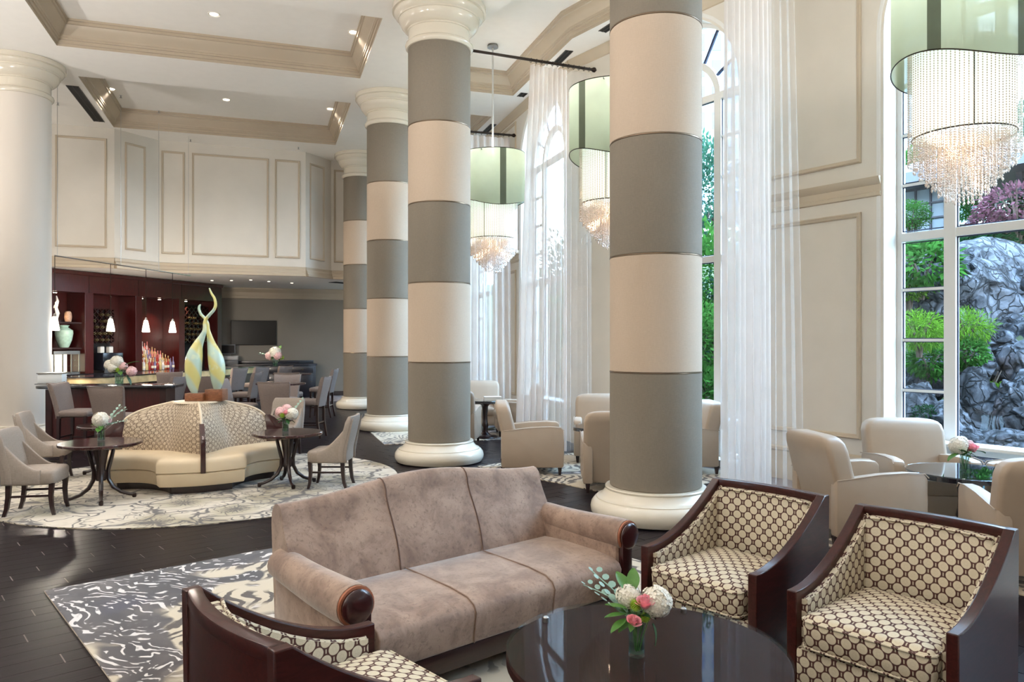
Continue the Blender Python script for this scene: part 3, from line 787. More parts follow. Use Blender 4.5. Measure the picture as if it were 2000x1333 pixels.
# ------------------------------------------------------------------ framed tub chairs with the disc pattern
def tub_chair(label, loc, rz):
    t = thing('tub_armchair', label, 'armchair', loc, rz, 'wood-framed patterned armchairs round the coffee table')
    Wd = .385
    def curve(off=0.0):
        o = []
        for k in range(15):
            s = k / 14; y = -.395 + .735 * s
            o.append((y, .565 + .315 * (max(0, s - .06) / .94) ** 1.75 - off))
        return o
    side = [(-.395, .04)] + curve() + [(.40, .88), (.385, .04)]
    for s in (-1, 1):
        MB().prism(side, 'x', *sorted((s * (Wd - .052), s * Wd))).build('side_frame', CHAIRW, t, smooth=20, bev=.006)
        m = MB()
        inn = [(-.345, .27)] + [(y, z) for y, z in curve(.045) if y > -.35] + [(.335, .83), (.33, .27)]
        m.prism(inn, 'x', *sorted((s * (Wd - .052), s * (Wd - .082)))); m.build('side_upholstery', OGEE, t, smooth=20, bev=.008)
        MB().tube([(s * (Wd - .068), y + .004, z + .002) for y, z in inn[1:-1]], .007, 6).build('welt', OGEE, t)
    bow = .05
    def arc(y, hw, n=12): return [(hw * (-1 + 2 * k / n), y + bow * (1 - (-1 + 2 * k / n) ** 2)) for k in range(n + 1)]
    def strip(y0, y1, hw, z0, z1, lean=0.0):
        a = arc(y0, hw); b = arc(y1, hw)[::-1]
        m = MB(); m.loft([[(x, y, z0) for x, y in a + b], [(x, y + lean, z1) for x, y in a + b]]); return m
    strip(.335, .39, Wd - .03, .83, .88).build('top_rail', CHAIRW, t, smooth=25, bev=.006)
    strip(.345, .385, Wd - .03, .04, .835).build('back_panel', CHAIRW, t, smooth=25)
    strip(.27, .345, Wd - .08, .26, .835, .015).build('back_upholstery', OGEE, t, smooth=30, bev=.014)
    MB().tube([(x, y - .003, .832) for x, y in arc(.285, Wd - .085)], .007, 6).build('welt', OGEE, t)
    MB().cushion(-Wd + .084, Wd - .084, -.43, .27, .30, .475, .05, .05, .03).build('seat_cushion', OGEE, t, smooth=50)
    for z in (.325, .45):
        h = Wd - .088
        MB().tube([(-h, .2, z), (-h, -.40, z), (-h + .03, -.432, z), (h - .03, -.432, z), (h, -.40, z), (h, .2, z)], .006, 6).build('welt', OGEE, t)
    MB().box(-Wd + .05, Wd - .05, -.40, .33, .12, .30).build('seat_apron', OGEE, t, bev=.015)
    for x in (-.33, .33):
        for y in (-.365, .345): MB().bar((x, y, 0), (x, y, .13), .04, .04, .055, .055).build('leg', CHAIRW, t)
    return t
fA = Vector((-.756, -.655)); 
tub = tub_chair('patterned armchair beside the sofa arm and nearest the column base', (1.32 - .0, 4.47, .012), face(*fA))
dup(tub, (1.90, 3.67, .012), face(*fA), 'patterned armchair whose seat corner touches the far edge of the coffee table')
dup(tub, (-.66, 2.75, .012), face(.737, .675), 'patterned armchair seen over its bowed back in front of the sofa')

# ------------------------------------------------------------------ coffee table
def coffee_table():
    t = thing('coffee_table', 'low round dark wood coffee table with a clear glass top', 'table', (.575, 3.24, .012))
    MB().lathe([(.585, .40), (.60, .405), (.60, .44), (.592, .448)], 72).build('tabletop', TABLEW, t, smooth=30)
    MB().lathe([(.60, .452), (.604, .455), (.604, .46), (.60, .463)], 72).build('glass_top', TOPGC, t, smooth=30)
    MB().lathe([(.52, .22), (.55, .24), (.55, .40)], 56).build('apron', TABLEW, t, smooth=30)
    MB().lathe([(.30, 0), (.32, .02), (.30, .05), (.22, .10), (.2, .22)], 40).build('pedestal', ESPR, t, smooth=30)
    for a in (140, 60, 225, 315):
        MB().lathe([(.014, .44), (.014, .470), (.011, .474)], 14, (.54 * cos(R(a)), .54 * sin(R(a)), 0)).build('glass_clip', STEEL, t)
TOPGL = clear('table_top_glass', (235, 240, 240), .02, .10, .95); TOPGC = clear('coffee_table_glass', (240, 242, 242), .02, .02, .12)
coffee_table()

# ------------------------------------------------------------------ cream leather club chairs
def club_chair(label, loc, rz):
    t = thing('club_chair', label, 'armchair', loc, rz, 'cream leather club chairs')
    for s in (-1, 1):
        pr = [(-.43, .10), (-.44, .40), (-.435, .60), (-.40, .635), (-.25, .645), (0, .635), (.30, .60), (.40, .59), (.40, .10)]
        x0, x1 = sorted((s * .30, s * .415))
        MB().prism(pr, 'x', x0, x1).build('arm', LEATH, t, smooth=40, bev=.028)
        MB().tube([(s * .418, y, z) for y, z in pr[2:8]], .005, 6).build('welt', LEATH, t)
    def bp(z, s):                                   # back section
        y = .24 + .16 * (z - .3) / .67
        w = .405 - .03 * (max(0, z - .85) / .12) ** 2
        th = .10 - .02 * (max(0, z - .88) / .09) ** 2
        o = []; n = 5
        for q, (sx, sy) in enumerate(((1, 1), (-1, 1), (-1, -1), (1, -1))):
            for k in range(n):
                a = q * pi / 2 + k / (n - 1) * pi / 2; r = .05
                o.append((sx * (w * s - r) + r * cos(a), y + sy * (th * s - r) + r * sin(a), z - .02 * ((sx * (w - r) + r * cos(a)) / w) ** 2 * max(0, (z - .5) / .4)))
        return o
    MB().loft([bp(.12, 1), bp(.40, 1), bp(.60, 1), bp(.75, 1), bp(.85, 1), bp(.92, .985), bp(.955, .94), bp(.972, .86), bp(.98, .70)]).build('backrest', LEATH, t, smooth=55)
    MB().cushion(-.295, .295, -.45, .22, .29, .465, .05, .05, .025).build('seat_cushion', LEATH, t, smooth=50)
    MB().box(-.31, .31, -.42, .3, .10, .30).build('apron', LEATH, t, bev=.012)
    for x in (-.36, .36):
        for y in (-.38, .38): MB().bar((x, y, 0), (x, y, .11), .032, .032, .055, .055).build('leg', ESPR, t)
    return t
C_ = [((.25, 10.40), (1, .02), 'cream leather club chair seen side-on just over the brown sofa back'),
      ((1.36, 11.40), (-.1, -1), 'cream leather club chair facing out in front of the sheer curtain'),
      ((1.27, 9.22), (.05, 1), 'cream leather club chair turned away, partly hidden by the near striped column'),
      ((2.35, 10.45), (-1, -.05), 'cream leather club chair in the gap between near column and curtain'),
      ((3.13, 6.88), (.99, .10), 'cream leather club chair side-on behind the patterned armchairs'),
      ((4.13, 7.66), (-.08, -1), 'cream leather club chair with its back to the garden window'),
      ((3.93, 5.62), (.25, .97), 'cream leather club chair turned away, cut by the picture edge, sloping arm'),
      ((5.0, 6.85), (-1, -.1), 'cream leather club chair under the window with only its arm tip in view'),
      ((.12, 14.45), (-1, -.1), 'cream leather club chair far behind the sheer curtain beside the book table'),
      ((-1.0, 13.08), (.1, 1), 'cream leather club chair half hidden behind the column, back of the book table'),
      ((-.65, 15.4), (.05, -1), 'cream leather club chair dim behind the farther sheer curtain')]
club = None
for p, f, lb in C_:
    if club is None: club = club_chair(lb, (p[0], p[1], .0125), face(*f))
    else: dup(club, (p[0], p[1], .0125), face(*f), lb)

def lounge_table(loc, r, h, label):
    t = thing('lounge_table', label, 'table', (*loc, .0125), 0, 'round dark tables among the club chairs')
    MB().lathe([(r - .03, h - .055), (r, h - .05), (r, h - .012), (r - .01, h - .006)], 56).build('tabletop', BLUEBLK, t, smooth=30)
    MB().lathe([(r, h - .006), (r + .004, h - .003), (r, h)], 56).build('glass_top', TOPGL, t, smooth=30)
    MB().lathe([(.22, 0), (.24, .012), (.22, .03), (.10, .06), (.06, .10), (.05, .16), (.065, .22), (.05, .28), (.045, .40), (.06, h - .12), (.12, h - .055)], 32).build('pedestal', ESPR, t, smooth=30)
    return t
BLUEBLK = mat('blue_black_lacquer', (30, 30, 36), .12, coat=.8)
lounge_table((4.07, 6.78), .47, .62, 'round glossy table with flowers among club chairs at the garden window')
lounge_table((1.25, 10.32), .42, .62, 'round dark table between club chairs behind the near striped column')
lounge_table((-.50, 13.95), .40, .70, 'round dark table with a white book near the far curtain')
t = thing('book', 'white book lying on the dark table by the far curtain', 'book', (-.36, 13.92, .7125), .1)
m = MB().box(-.16, .16, -.11, .11, 0, .006).box(-.16, .16, -.11, .11, .054, .06).box(-.16, -.154, -.11, .11, 0, .06); m.build('cover', WINW, t, smooth=0)
MB().box(-.153, .15, -.105, .105, .006, .054).build('page_block', mat('paper', (225, 222, 214), .8), t, smooth=0)

# ------------------------------------------------------------------ round four-lobed settee and sculpture
def settee():
    t = thing('round_settee', 'round cream leather settee with ring-patterned tent back and dark dividers', 'settee', (-4.08, 9.75, .0125))
    L0 = -64
    def Rs(a, ins=0.0):
        best = 1.13 - ins
        for k in range(4):
            ph = R(a - (L0 + 45 + 90 * k)); ph = (ph + pi) % (2 * pi) - pi
            D, rr = 1.37, .47 + ins
            if abs(ph) < pi / 2 and abs(sin(ph)) * D < rr:
                x = D * cos(ph) - sqrt(rr * rr - (D * sin(ph)) ** 2)
                best = min(best, x)
        return best
    N = 240
    def ring(ins, z): return [(Rs(360 * k / N, ins) * cos(2 * pi * k / N), Rs(360 * k / N, ins) * sin(2 * pi * k / N), z) for k in range(N)]
    MB().loft([ring(.16, 0), ring(.16, .11)]).build('plinth', ESPR, t, smooth=30)
    MB().loft([ring(.035, .10), ring(.02, .12), ring(.008, .24), ring(.018, .252)]).build('seat_base', LEATHS, t, smooth=35)
    MB().loft([ring(.02, .254), ring(.002, .266), ring(0, .36), ring(.012, .395), ring(.035, .418), ring(.075, .432), ring(.2, .44)]).build('seat_cushion', LEATHS, t, smooth=50)
    def Rb(ph, z):
        q = abs(ph) / 45; r0 = .52 + .37 * q ** 2.0; s = max(0, min(1, (z - .42) / .585)); k = 1.35 + 4.2 * q ** 1.6
        return .27 + (r0 - .27) * (1 - s ** k)
    for k in range(4):
        c = L0 + 45 + 90 * k
        def fn(a, b, c=c):
            ph = -45 + 90 * a; z = .42 + .59 * b; r = Rb(ph, z); g = R(c + ph)
            return (r * cos(g), r * sin(g), z)
        MB().grid(fn, 28, 16, lambda a, b: (a * 1.25 + .37, b * .66)).build('back_panel', RINGS, t, smooth=60, fixn=False)
        g = R(L0 + 90 * k)
        MB().tube([(Rb(45, z) * cos(g), Rb(45, z) * sin(g), z) for z in [.79 + .22 * i / 8 for i in range(9)]], .016, 8).build('back_ridge', RINGSL, t)
        m = MB(); pr = [(.84, .80), (.90, .80), (.96, .765), (1.03, .70), (1.10, .66), (1.145, .645), (1.15, .60), (1.145, .25), (1.10, .25), (1.09, .44), (.84, .44)]
        mx = Matrix.Rotation(g, 4, 'Z')
        m.loft([[mx @ Vector((r, y, z)) for r, z in pr] for y in (-.028, .028)]); m.build('divider', MAHOGD2, t, smooth=25, bev=.006)
    MB().lathe([(.30, .995), (.29, 1.012), (.02, 1.016)], 36).build('back_cap', RINGSL, t)
RINGSL = mat('settee_ridge_leather', (206, 190, 166), .45)
settee()

def sculpture():
    t = thing('glass_sculpture', 'twin yellow and aqua glass flame sculpture on wooden blocks above the settee', 'sculpture', (-4.08, 9.75, 1.029), 0)
    GL = bpy.data.materials.new('swirled_yellow_aqua_glass'); q = NT(GL)
    w = q.n('TexWave', {'wave_type': 'BANDS', 'bands_direction': 'DIAGONAL'}, Vector=q.ob(), Scale=1.5, Distortion=2.0, Detail=1).outputs[1]
    c = q.mix(q.step(w, .2, .8), lin((186, 210, 198)), lin((214, 208, 140)))
    c = q.mix(q.step(q.noise(q.ob(), 6, 2), .55, .62, 0, .6), c, lin((214, 226, 196)))
    q.col(c); q.p.inputs['Roughness'].default_value = .12; q.p.inputs['Coat Weight'].default_value = .6
    q.p.inputs['Subsurface Weight'].default_value = .35; q.p.inputs['Subsurface Radius'].default_value = (.1, .1, .08)
    k = 9.75 / F
    def P(x, y, dy=0.0): return ((x - 393) * k + .12, dy, (785 - y) * k)
    def form(pts, name, dy):
        m = MB(); c = []; r = []
        for x, y, w in pts: c.append(P(x, y, dy)); r.append(w * k)
        # smooth by Catmull-Rom
        C, RR = [], []
        for i in range(len(c) - 1):
            a, b, d, e = c[max(i - 1, 0)], c[i], c[i + 1], c[min(i + 2, len(c) - 1)]
            ra, rb, rd, re = r[max(i - 1, 0)], r[i], r[i + 1], r[min(i + 2, len(c) - 1)]
            for s in range(4):
                u = s / 4
                f = lambda A, B, D, E: .5 * (2 * B + (D - A) * u + (2 * A - 5 * B + 4 * D - E) * u * u + (3 * B - A - 3 * D + E) * u ** 3)
                C.append(tuple(f(a[j], b[j], d[j], e[j]) for j in range(3))); RR.append(max(.002, f(ra, rb, rd, re)))
        C.append(c[-1]); RR.append(r[-1])
        m.tube(C, RR, 18); m.build(name, GL, t, smooth=60)
    form([(374, 772, 5), (371, 755, 11), (371, 738, 14.5), (371, 715, 16), (374, 695, 14.5), (380, 676, 9.5), (388, 660, 6), (393, 648, 4.2), (393, 636, 3.6), (395, 627, 3.3), (403, 617, 3.2), (411, 608, 3), (414, 598, 2.9), (412, 586, 2.6), (406, 576, 2.2), (402, 566, 1.4)], 'taller_flame', -.05)
    form([(411, 763, 7), (412, 748, 12), (412, 730, 15), (410, 712, 15.5), (406, 694, 13), (400, 674, 8), (396, 658, 5), (393, 646, 4), (392, 634, 3.4), (387, 624, 3), (380, 617, 2.8), (376, 608, 2.6), (376, 601, 2.3), (379, 597, 1.2)], 'shorter_flame', .05)
    WB = wood('walnut_block', (120, 74, 46), .4, .1, (4, 14, 14))
    x0, _, _ = P(359, 0); x1, _, _ = P(394, 0); x2, _, _ = P(428, 0)
    MB().box(x0, x1, -.13, .05, 0, .10).build('block', WB, t, bev=.004)
    MB().box(x1 - .0, x2, -.07, .13, 0, .145).build('block', WB, t, bev=.004)
sculpture()

# ------------------------------------------------------------------ pedestal tables round the settee
def pedestal_table(label, loc, r=.43, h=.655):
    t = thing('pedestal_table', label, 'table', (*loc, .0125), .5, 'round dark pedestal tables round the settee')
    MB().lathe([(r - .04, h - .045), (r - .012, h - .04), (r, h - .028), (r, h - .008), (r - .008, h)], 48).build('tabletop', TABLED, t, smooth=30)
    MB().lathe([(.05, .22), (.06, .30), (.045, .34), (.05, .40), (.09, h - .06), (.15, h - .042)], 24).build('column', ESPR, t, smooth=30)
    for k in range(4):
        a = pi / 2 * k; m = MB()
        pts = [(.13, h - .07), (.10, .45), (.07, .33), (.075, .23), (.12, .14), (.20, .075), (.29, .04), (.335, .035)]
        pts = [(x * cos(a), x * sin(a), z) for x, z in pts]
        m.tube(pts, [.02, .021, .022, .023, .023, .021, .019, .02], 8); m.lathe([(.018, 0), (.024, .012), (.024, .045), (.015, .052)], 10, pts[-1][:2] + (0,))
        m.build('leg', ESPR, t, smooth=40)
    return t
TABLED = wood('polished_dark_top', (58, 34, 34), .12, .7, (2, 14, 2))
PT = [((-4.62, 8.46), 'round pedestal table with white flowers at the front of the settee'), ((-2.80, 9.38), 'round pedestal table with pink flowers beside the single cream-backed chair'),
      ((-5.42, 10.22), 'round pedestal table behind the white flowers, tucked against the settee'), ((-3.64, 11.05), 'round pedestal table behind the settee, mostly hidden')]
pt = None
for p, lb in PT:
    pt = pedestal_table(lb, p) if pt is None else pt
    if lb != PT[0][1]: dup(pt, (*p, .0125 if lb[-6:] != 'hidden' else .0125), .5, lb)

# ------------------------------------------------------------------ dining chairs with swept sides
def dining_chair(label, loc, rz):
    t = thing('dining_chair', label, 'chair', loc, rz, 'low upholstered chairs round the settee')
    MB().cushion(-.235, .235, -.25, .19, .31, .465, .05, .04, .02).build('seat', UPHG, t, smooth=50)
    for s in (-1, 1):
        def fn(a, b, s=s):                         # swept side from seat front to back top
            y = -.12 + .36 * a; zt = .47 + .40 * max(0, (a - .08) / .92) ** 1.7; z = .32 + (zt - .32) * b
            return (s * (.245 + .012 * sin(pi * b)), y + .09 * max(0, z - .47) / .4 * a, z)
        m = MB(); o = [[Vector(fn(i / 12, j / 6)) for j in range(7)] for i in range(13)]
        rings = []
        for i in range(13):
            a = o[i]; b = [p - Vector((s * .042, 0, 0)) for p in a][::-1]
            rings.append(a + b)
        m.loft(rings).build('side_wing', UPHG, t, smooth=40, bev=.012)
    m = MB(); rings = []
    for k in range(9):
        z = .33 + .55 * k / 8; y = .17 + .10 * max(0, z - .45) / .42; w = .255 + .008 * sin(pi * k / 8)
        if k == 8: w -= .02
        th = .035 if k < 8 else .02
        bow = .03
        fr = [(w * (-1 + 2 * j / 8), y - th + bow * (1 - (-1 + 2 * j / 8) ** 2), z) for j in range(9)]
        bk = [(w * (1 - 2 * j / 8), y + th + bow * (1 - (1 - 2 * j / 8) ** 2), z) for j in range(9)]
        rings.append(fr + bk)
    m.loft(rings).build('backrest', UPHG, t, smooth=50, bev=.01)
    for x in (-.2, .2):
        m = MB(); m.loft([[(x + sx * w, y + sy * w, z) for sx, sy in ((-1, -1), (1, -1), (1, 1), (-1, 1))] for z, y, w in ((.33, -.215, .023), (.2, -.205, .02), (.08, -.215, .017), (0, -.235, .015))]); m.build('front_leg', ESPR, t, smooth=30)
        m = MB(); m.loft([[(x + sx * w, y + sy * w, z) for sx, sy in ((-1, -1), (1, -1), (1, 1), (-1, 1))] for z, y, w in ((.34, .18, .024), (.2, .185, .021), (.08, .20, .019), (0, .225, .017))]); m.build('rear_leg', ESPR, t, smooth=30)
        MB().bar((x, -.205, .2), (x, .185, .2), .016, .022).build('stretcher', ESPR, t, smooth=0)
    return t
dc = dining_chair('taupe dining chair nearest the round rug edge, beside the white flowers table', (-4.98, 7.88, .0125), face(.97, .22))
dup(dc, (-6.0, 9.72, .0125), face(.95, .3), 'taupe dining chair behind another one, close to the white column')
dup(dc, (-2.22, 9.28, .0125), face(-1, .02), 'cream lit dining chair standing alone between the pink flowers and the aisle')
dup(dc, (-3.58, 11.72, .0125), face(-.12, -1), 'taupe dining chair facing out behind the pink flowers table')
# ------------------------------------------------------------------ bar-height chairs and tables
def bar_chair(label, loc, rz):
    t = thing('bar_chair', label, 'chair', loc, rz, 'bar-height upholstered chairs')
    MB().cushion(-.235, .235, -.26, .20, .60, .705, .05, .04, .02).build('seat', UPHS, t, smooth=50)
    m = MB(); rings = []
    for k in range(11):
        s = k / 10; z = .58 + .54 * s
        w = .215 + .045 * s ** 1.6; y = .19 + .12 * s ** 1.3; th = .034 + .006 * sin(pi * s)
        if k == 10: th = .02
        bow = .025
        def zz(j): return z + (.018 * (abs(-1 + 2 * j / 8)) ** 2 if k >= 8 else 0)
        fr = [(w * (-1 + 2 * j / 8), y - th + bow * (1 - (-1 + 2 * j / 8) ** 2), zz(j)) for j in range(9)]
        bk = [(w * (1 - 2 * j / 8), y + th + bow * (1 - (1 - 2 * j / 8) ** 2), zz(j)) for j in range(9)]
        rings.append(fr + bk)
    m.loft(rings).build('backrest', UPHS, t, smooth=50, bev=.01)
    def edge(sx): return [(sx * (.215 + .045 * s ** 1.6), .19 + .12 * s ** 1.3 + .036, .58 + .54 * s + (.018 if s > .75 else 0)) for s in [i / 10 for i in range(11)]]
    l = edge(-1); r = edge(1)[::-1]; MB().tube(l + [(0, .36, 1.122)] + r, .006, 6).build('welt', UPHS, t)
    for x in (-.2, .2):
        m = MB(); m.loft([[(x + sx * w, y + sy * w, z) for sx, sy in ((-1, -1), (1, -1), (1, 1), (-1, 1))] for z, y, w in ((.62, -.22, .024), (.3, -.215, .02), (0, -.235, .016))]); m.build('front_leg', ESPR, t, smooth=30)
        m = MB(); m.loft([[(x + sx * w, y + sy * w, z) for sx, sy in ((-1, -1), (1, -1), (1, 1), (-1, 1))] for z, y, w in ((.62, .19, .024), (.3, .195, .021), (0, .25, .017))]); m.build('rear_leg', ESPR, t, smooth=30)
        MB().bar((x, -.215, .24), (x, .20, .24), .018, .024).build('stretcher', ESPR, t, smooth=0)
    for y in (-.215, .2): MB().bar((-.2, y, .28), (.2, y, .28), .018, .024).build('stretcher', ESPR, t, smooth=0)
    return t
BC = [((-6.93, 12.02), (1, .04), 'bar chair side-on beside the white column, at the end of the black table'), ((-5.93, 11.30), (.0, 1), 'bar chair seen from behind in front of the black table with flowers'),
      ((-7.45, 16.35), (-.45, .9), 'bar chair seen from behind right next to the glass sculpture, at the counter'), ((-6.52, 14.1), (-1, .12), 'bar chair side-on with its seat toward the black table'),
      ((-5.78, 14.55), (-.05, 1), 'bar chair hidden behind the glass sculpture'), ((-4.75, 13.15), (1, .05), 'bar chair side-on close behind the patterned settee back'),
      ((-5.72, 16.0), (-1, .0), 'bar chair side-on with a pale back at the middle tall table'), ((-6.72, 19.5), (-.9, .4), 'bar chair at the counter below the television centre'),
      ((-7.0, 18.7), (-.9, .4), 'bar chair at the counter nearest the register'), ((-6.35, 20.3), (-.9, .4), 'bar chair at the counter end, by its flowers'),
      ((-3.86, 12.48), (-.03, 1), 'bar chair seen squarely from behind over the settee flowers'), ((-4.75, 16.1), (-.08, 1), 'bar chair seen from behind at the farthest tall table'),
      ((-4.4, 14.55), (.1, -1), 'bar chair facing out across a tall table, only its top rail showing'), ((-3.78, 14.1), (-1, .05), 'bar chair side-on with long dark legs, last before the aisle'),
      ((-4.5, 17.85), (-1, .0), 'bar chair side-on nearest the rear column')]
bc = None
for p, f, lb in BC:
    if bc is None: bc = bar_chair(lb, (*p, 0), face(*f))
    else: dup(bc, (*p, 0), face(*f), lb)
def tall_table(loc, label):
    t = thing('tall_table', label, 'table', (*loc, 0), 0, 'tall round tables by the bar')
    MB().lathe([(.40, 1.02), (.43, 1.03), (.43, 1.05), (.42, 1.055)], 40).build('tabletop', TABLED, t, smooth=30)
    MB().lathe([(.05, .03), (.045, .5), (.05, .95), (.16, 1.02)], 18).build('post', ESPR, t, smooth=30)
    MB().lathe([(.26, 0), (.27, .012), (.1, .035), (.05, .06)], 28).build('base', ESPR, t, smooth=30)
    return t
tall_table((-4.12, 13.42), 'tall round table among the bar chairs nearest the aisle'); tall_table((-5.05, 17.3), 'tall round table in front of the dark sideboard'); tall_table((-6.25, 15.5), 'tall round table half behind the glass sculpture')

# ------------------------------------------------------------------ back bar cabinet
BD0, BDD = Vector((-10.70, 17.62)), Vector((.356, .9345))      # line of its front
BDN = Vector((-.9345, .356))                                   # into the wall
BE = BD0 + BDD * 5.46
def bx(px, off=0.0): return hit(px, BD0 + BDN * off, BE + BDN * off) * 5.46
bar = thing('bar_cabinet', 'tall mahogany back bar with lit bays full of bottles and vases', 'cabinet', (BD0.x, BD0.y, 0), atan2(BDD.y, BDD.x))
X0, X1 = -2.2, bx(433)
xs = [X0, -1.95, bx(111) - .35, bx(111) - .12, bx(166), bx(183), bx(265), bx(278), bx(350), bx(361), bx(425), X1]
MB().box(X0, X1, .60, .66, 0, 3.49).build('back_board', MAHOG, bar, smooth=0)
MB().box(X0, X1, -.03, .60, 0, .96).build('base_cabinet', MAHOGD, bar, smooth=0, bev=.006)
MB().box(X0 - .02, X1 + .02, -.08, .62, .96, 1.0).build('worktop', BLUEBLK, bar, smooth=0, bev=.006)
MB().box(X0, X1, 0, .60, 2.98, 3.49).build('header', MAHOG, bar, smooth=0)
for a in (bx(174), bx(271), bx(355)): MB().box(a - .012, a + .012, -.006, 0, 2.98, 3.49).build('header_joint', MAHOGD, bar, smooth=0)
MB().box(X0 - .02, X1 + .03, -.04, .60, 3.40, 3.49).build('header_cornice', MAHOG, bar, smooth=0, bev=.01)
for i in (0, 2, 4, 6, 8, 10): MB().box(xs[i], xs[i + 1], 0, .60, 1.0, 2.98).build('pilaster', MAHOG, bar, smooth=0, bev=.008)
# bay with shelves (vases)
for z in (2.24, 1.62): MB().box(xs[3], xs[4], .1, .58, z - .02, z + .02).build('shelf', MAHOGD, bar, smooth=0)
def lattice(x0, x1, z0, z1):
    m = MB(); s = .16; w = x1 - x0; h = z1 - z0; k = -int(h / s) - 1
    def clip(x, dirn):
        pts = []
        for zz in (0, h):
            pts.append((x + dirn * zz, zz))
        (xa, za), (xb, zb) = pts
        def cl(xl):
            return za + (xl - xa) / (xb - xa) * (zb - za)
        if max(xa, xb) < 0 or min(xa, xb) > w: return None
        if xa < 0: za, xa = cl(0), 0
        if xa > w: za, xa = cl(w), w
        (xa0, za0), (xb0, zb0) = pts
        if xb < 0: zb = za0 + (0 - xa0) / (xb0 - xa0) * (zb0 - za0); xb = 0
        if xb > w: zb = za0 + (w - xa0) / (xb0 - xa0) * (zb0 - za0); xb = w
        return (xa, za), (xb, zb)
    for i in range(k, int((w + h) / s) + 2):
        for dn in (1, -1):
            c = clip(i * s, dn)
            if c and abs(c[0][0] - c[1][0]) > .05: m.bar((x0 + c[0][0], .34, z0 + c[0][1]), (x0 + c[1][0], .34, z0 + c[1][1]), .02, .06)
    return m
BLK = mat('black_recess', (20, 14, 16), .6)
MB().box(xs[5], xs[5] + (xs[6] - xs[5]) * .72, .5, .59, 1.0, 2.6).build('wine_recess', BLK, bar, smooth=0)
lattice(xs[5] + .02, xs[5] + (xs[6] - xs[5]) * .7, 1.75, 2.6).build('wine_lattice', MAHOGD, bar, smooth=0, kind='stuff')
MB().box(xs[9], xs[10], .5, .59, 1.0, 2.86).build('wine_recess', BLK, bar, smooth=0)
lattice(xs[9] + .02, xs[10] - .02, 1.75, 2.8).build('wine_lattice', MAHOGD, bar, smooth=0, kind='stuff')
CORK = mat('bottle_foil', (96, 84, 58), .35, .3)
def on_bar(x, y, z=1.0): p = BD0 + BDD * x + BDN * y; return (p.x, p.y, z)
BRZ = atan2(BDD.y, BDD.x)
ORD = 'first second third fourth fifth sixth seventh eighth ninth tenth eleventh twelfth thirteenth fourteenth fifteenth sixteenth'.split()
# wine bottle ends in the lattice
wb_me = MB().tube([(0, .0, 0), (0, .05, 0)], .02, 10).tube([(0, .04, 0), (0, .12, 0), (0, .34, 0)], .036, 10).mesh('wine_bottle', CORK)
n = 0
for (a, b) in ((xs[5] + .06, xs[5] + (xs[6] - xs[5]) * .64), (xs[9] + .08, xs[10] - .08)):
    for r_ in range(6):
        for c_ in range(9):
            x = a + .08 + .16 * (c_ // 1) + (.08 if r_ % 2 else 0); z = 1.83 + .16 * r_
            if x < b - .03 and z < 2.52 and random.random() < .75:
                o = inst('wine_bottle', wb_me, None, on_bar(x, .2, z), BRZ)
                tag(o, 'wine bottle lying in the lattice %s, %s row up, %s along' % ('over the coffee machine' if a < xs[7] else 'behind the sculpture', ORD[r_], ORD[c_]), 'bottle', 'wine bottles in the bar lattice'); n += 1
# bottles in three tiers
def bottle_mesh(kind, m):
    pr = {0: [(.036, 0), (.038, .01), (.038, .17), (.03, .20), (.014, .23), (.013, .29), (.016, .292), (.016, .31)],
          1: [(.042, 0), (.044, .01), (.044, .13), (.036, .17), (.014, .19), (.013, .24), (.017, .242), (.017, .27)],
          2: [(.03, 0), (.034, .02), (.038, .14), (.03, .2), (.012, .24), (.012, .33), (.015, .33), (.015, .35)]}[kind]
    return MB().lathe(pr, 10).mesh('liquor_bottle', m, 40)
BMS = [mat('bottle_clear', (205, 205, 210), .12, spec=.8), mat('bottle_amber', (150, 74, 30), .15, spec=.8), mat('bottle_pink', (190, 120, 120), .15, spec=.8), mat('bottle_violet', (110, 100, 140), .15, spec=.8), mat('bottle_straw', (190, 170, 120), .15, spec=.8), mat('bottle_red', (140, 40, 36), .15)]
bm_ = [[bottle_mesh(k, m) for k in range(3)] for m in BMS]
LBL = mat('bottle_label', (226, 220, 205), .6)
lab_me = MB().lathe([(.0392, .05), (.0396, .052), (.0396, .115), (.0392, .117)], 10, cap=False).mesh('label', LBL)
words_m = ['clear glass', 'amber', 'pink', 'violet tinted', 'straw coloured', 'red']; words_k = ['straight', 'squat', 'tall necked']
for z in range(5): MB().box(xs[7] + .01, xs[8] - .01 - .14 * z, .06 + .088 * z, .148 + .088 * z, 1.0, 1.01 + .105 * z).build('bottle_step', MAHOGD, bar, smooth=0)
TN = ('front', 'second', 'third', 'fourth', 'rear')
for tier in range(5):
    x = xs[7] + .055; nb = 0
    while x < xs[8] - .05 - .14 * tier:
        mi = random.choice([0, 0, 1, 2, 3, 4, 4, 5]); ki = random.randrange(3)
        z = 1.012 + .105 * tier
        t = thing('liquor_bottle', '%s %s bottle on the %s step of the lit bay, %s along' % (words_k[ki], words_m[mi], TN[tier], ORD[nb]), 'bottle', on_bar(x, .104 + .088 * tier, z), BRZ, '%s %s bottles on the %s bar step' % (words_k[ki], words_m[mi], TN[tier]))
        inst('glass_body', bm_[mi][ki], t)
        if random.random() < .7: inst('label', lab_me, t, (0, 0, .0))
        x += random.uniform(.082, .098); nb += 1
for k in range(4):
    t = thing('liquor_bottle', 'dark bottle in the bay behind the sculpture, %s along' % ORD[k], 'bottle', on_bar(xs[9] + .12 + .14 * k, .2, 1.001), BRZ, 'dark bottles behind the sculpture')
    inst('glass_body', bm_[3][k % 2], t)
    inst('label', lab_me, t)
TAPS = thing('beer_tap', 'beer tap with coloured handles between the sculpture flames', 'tap', on_bar(xs[9] + .35, .05, 1.0), BRZ)
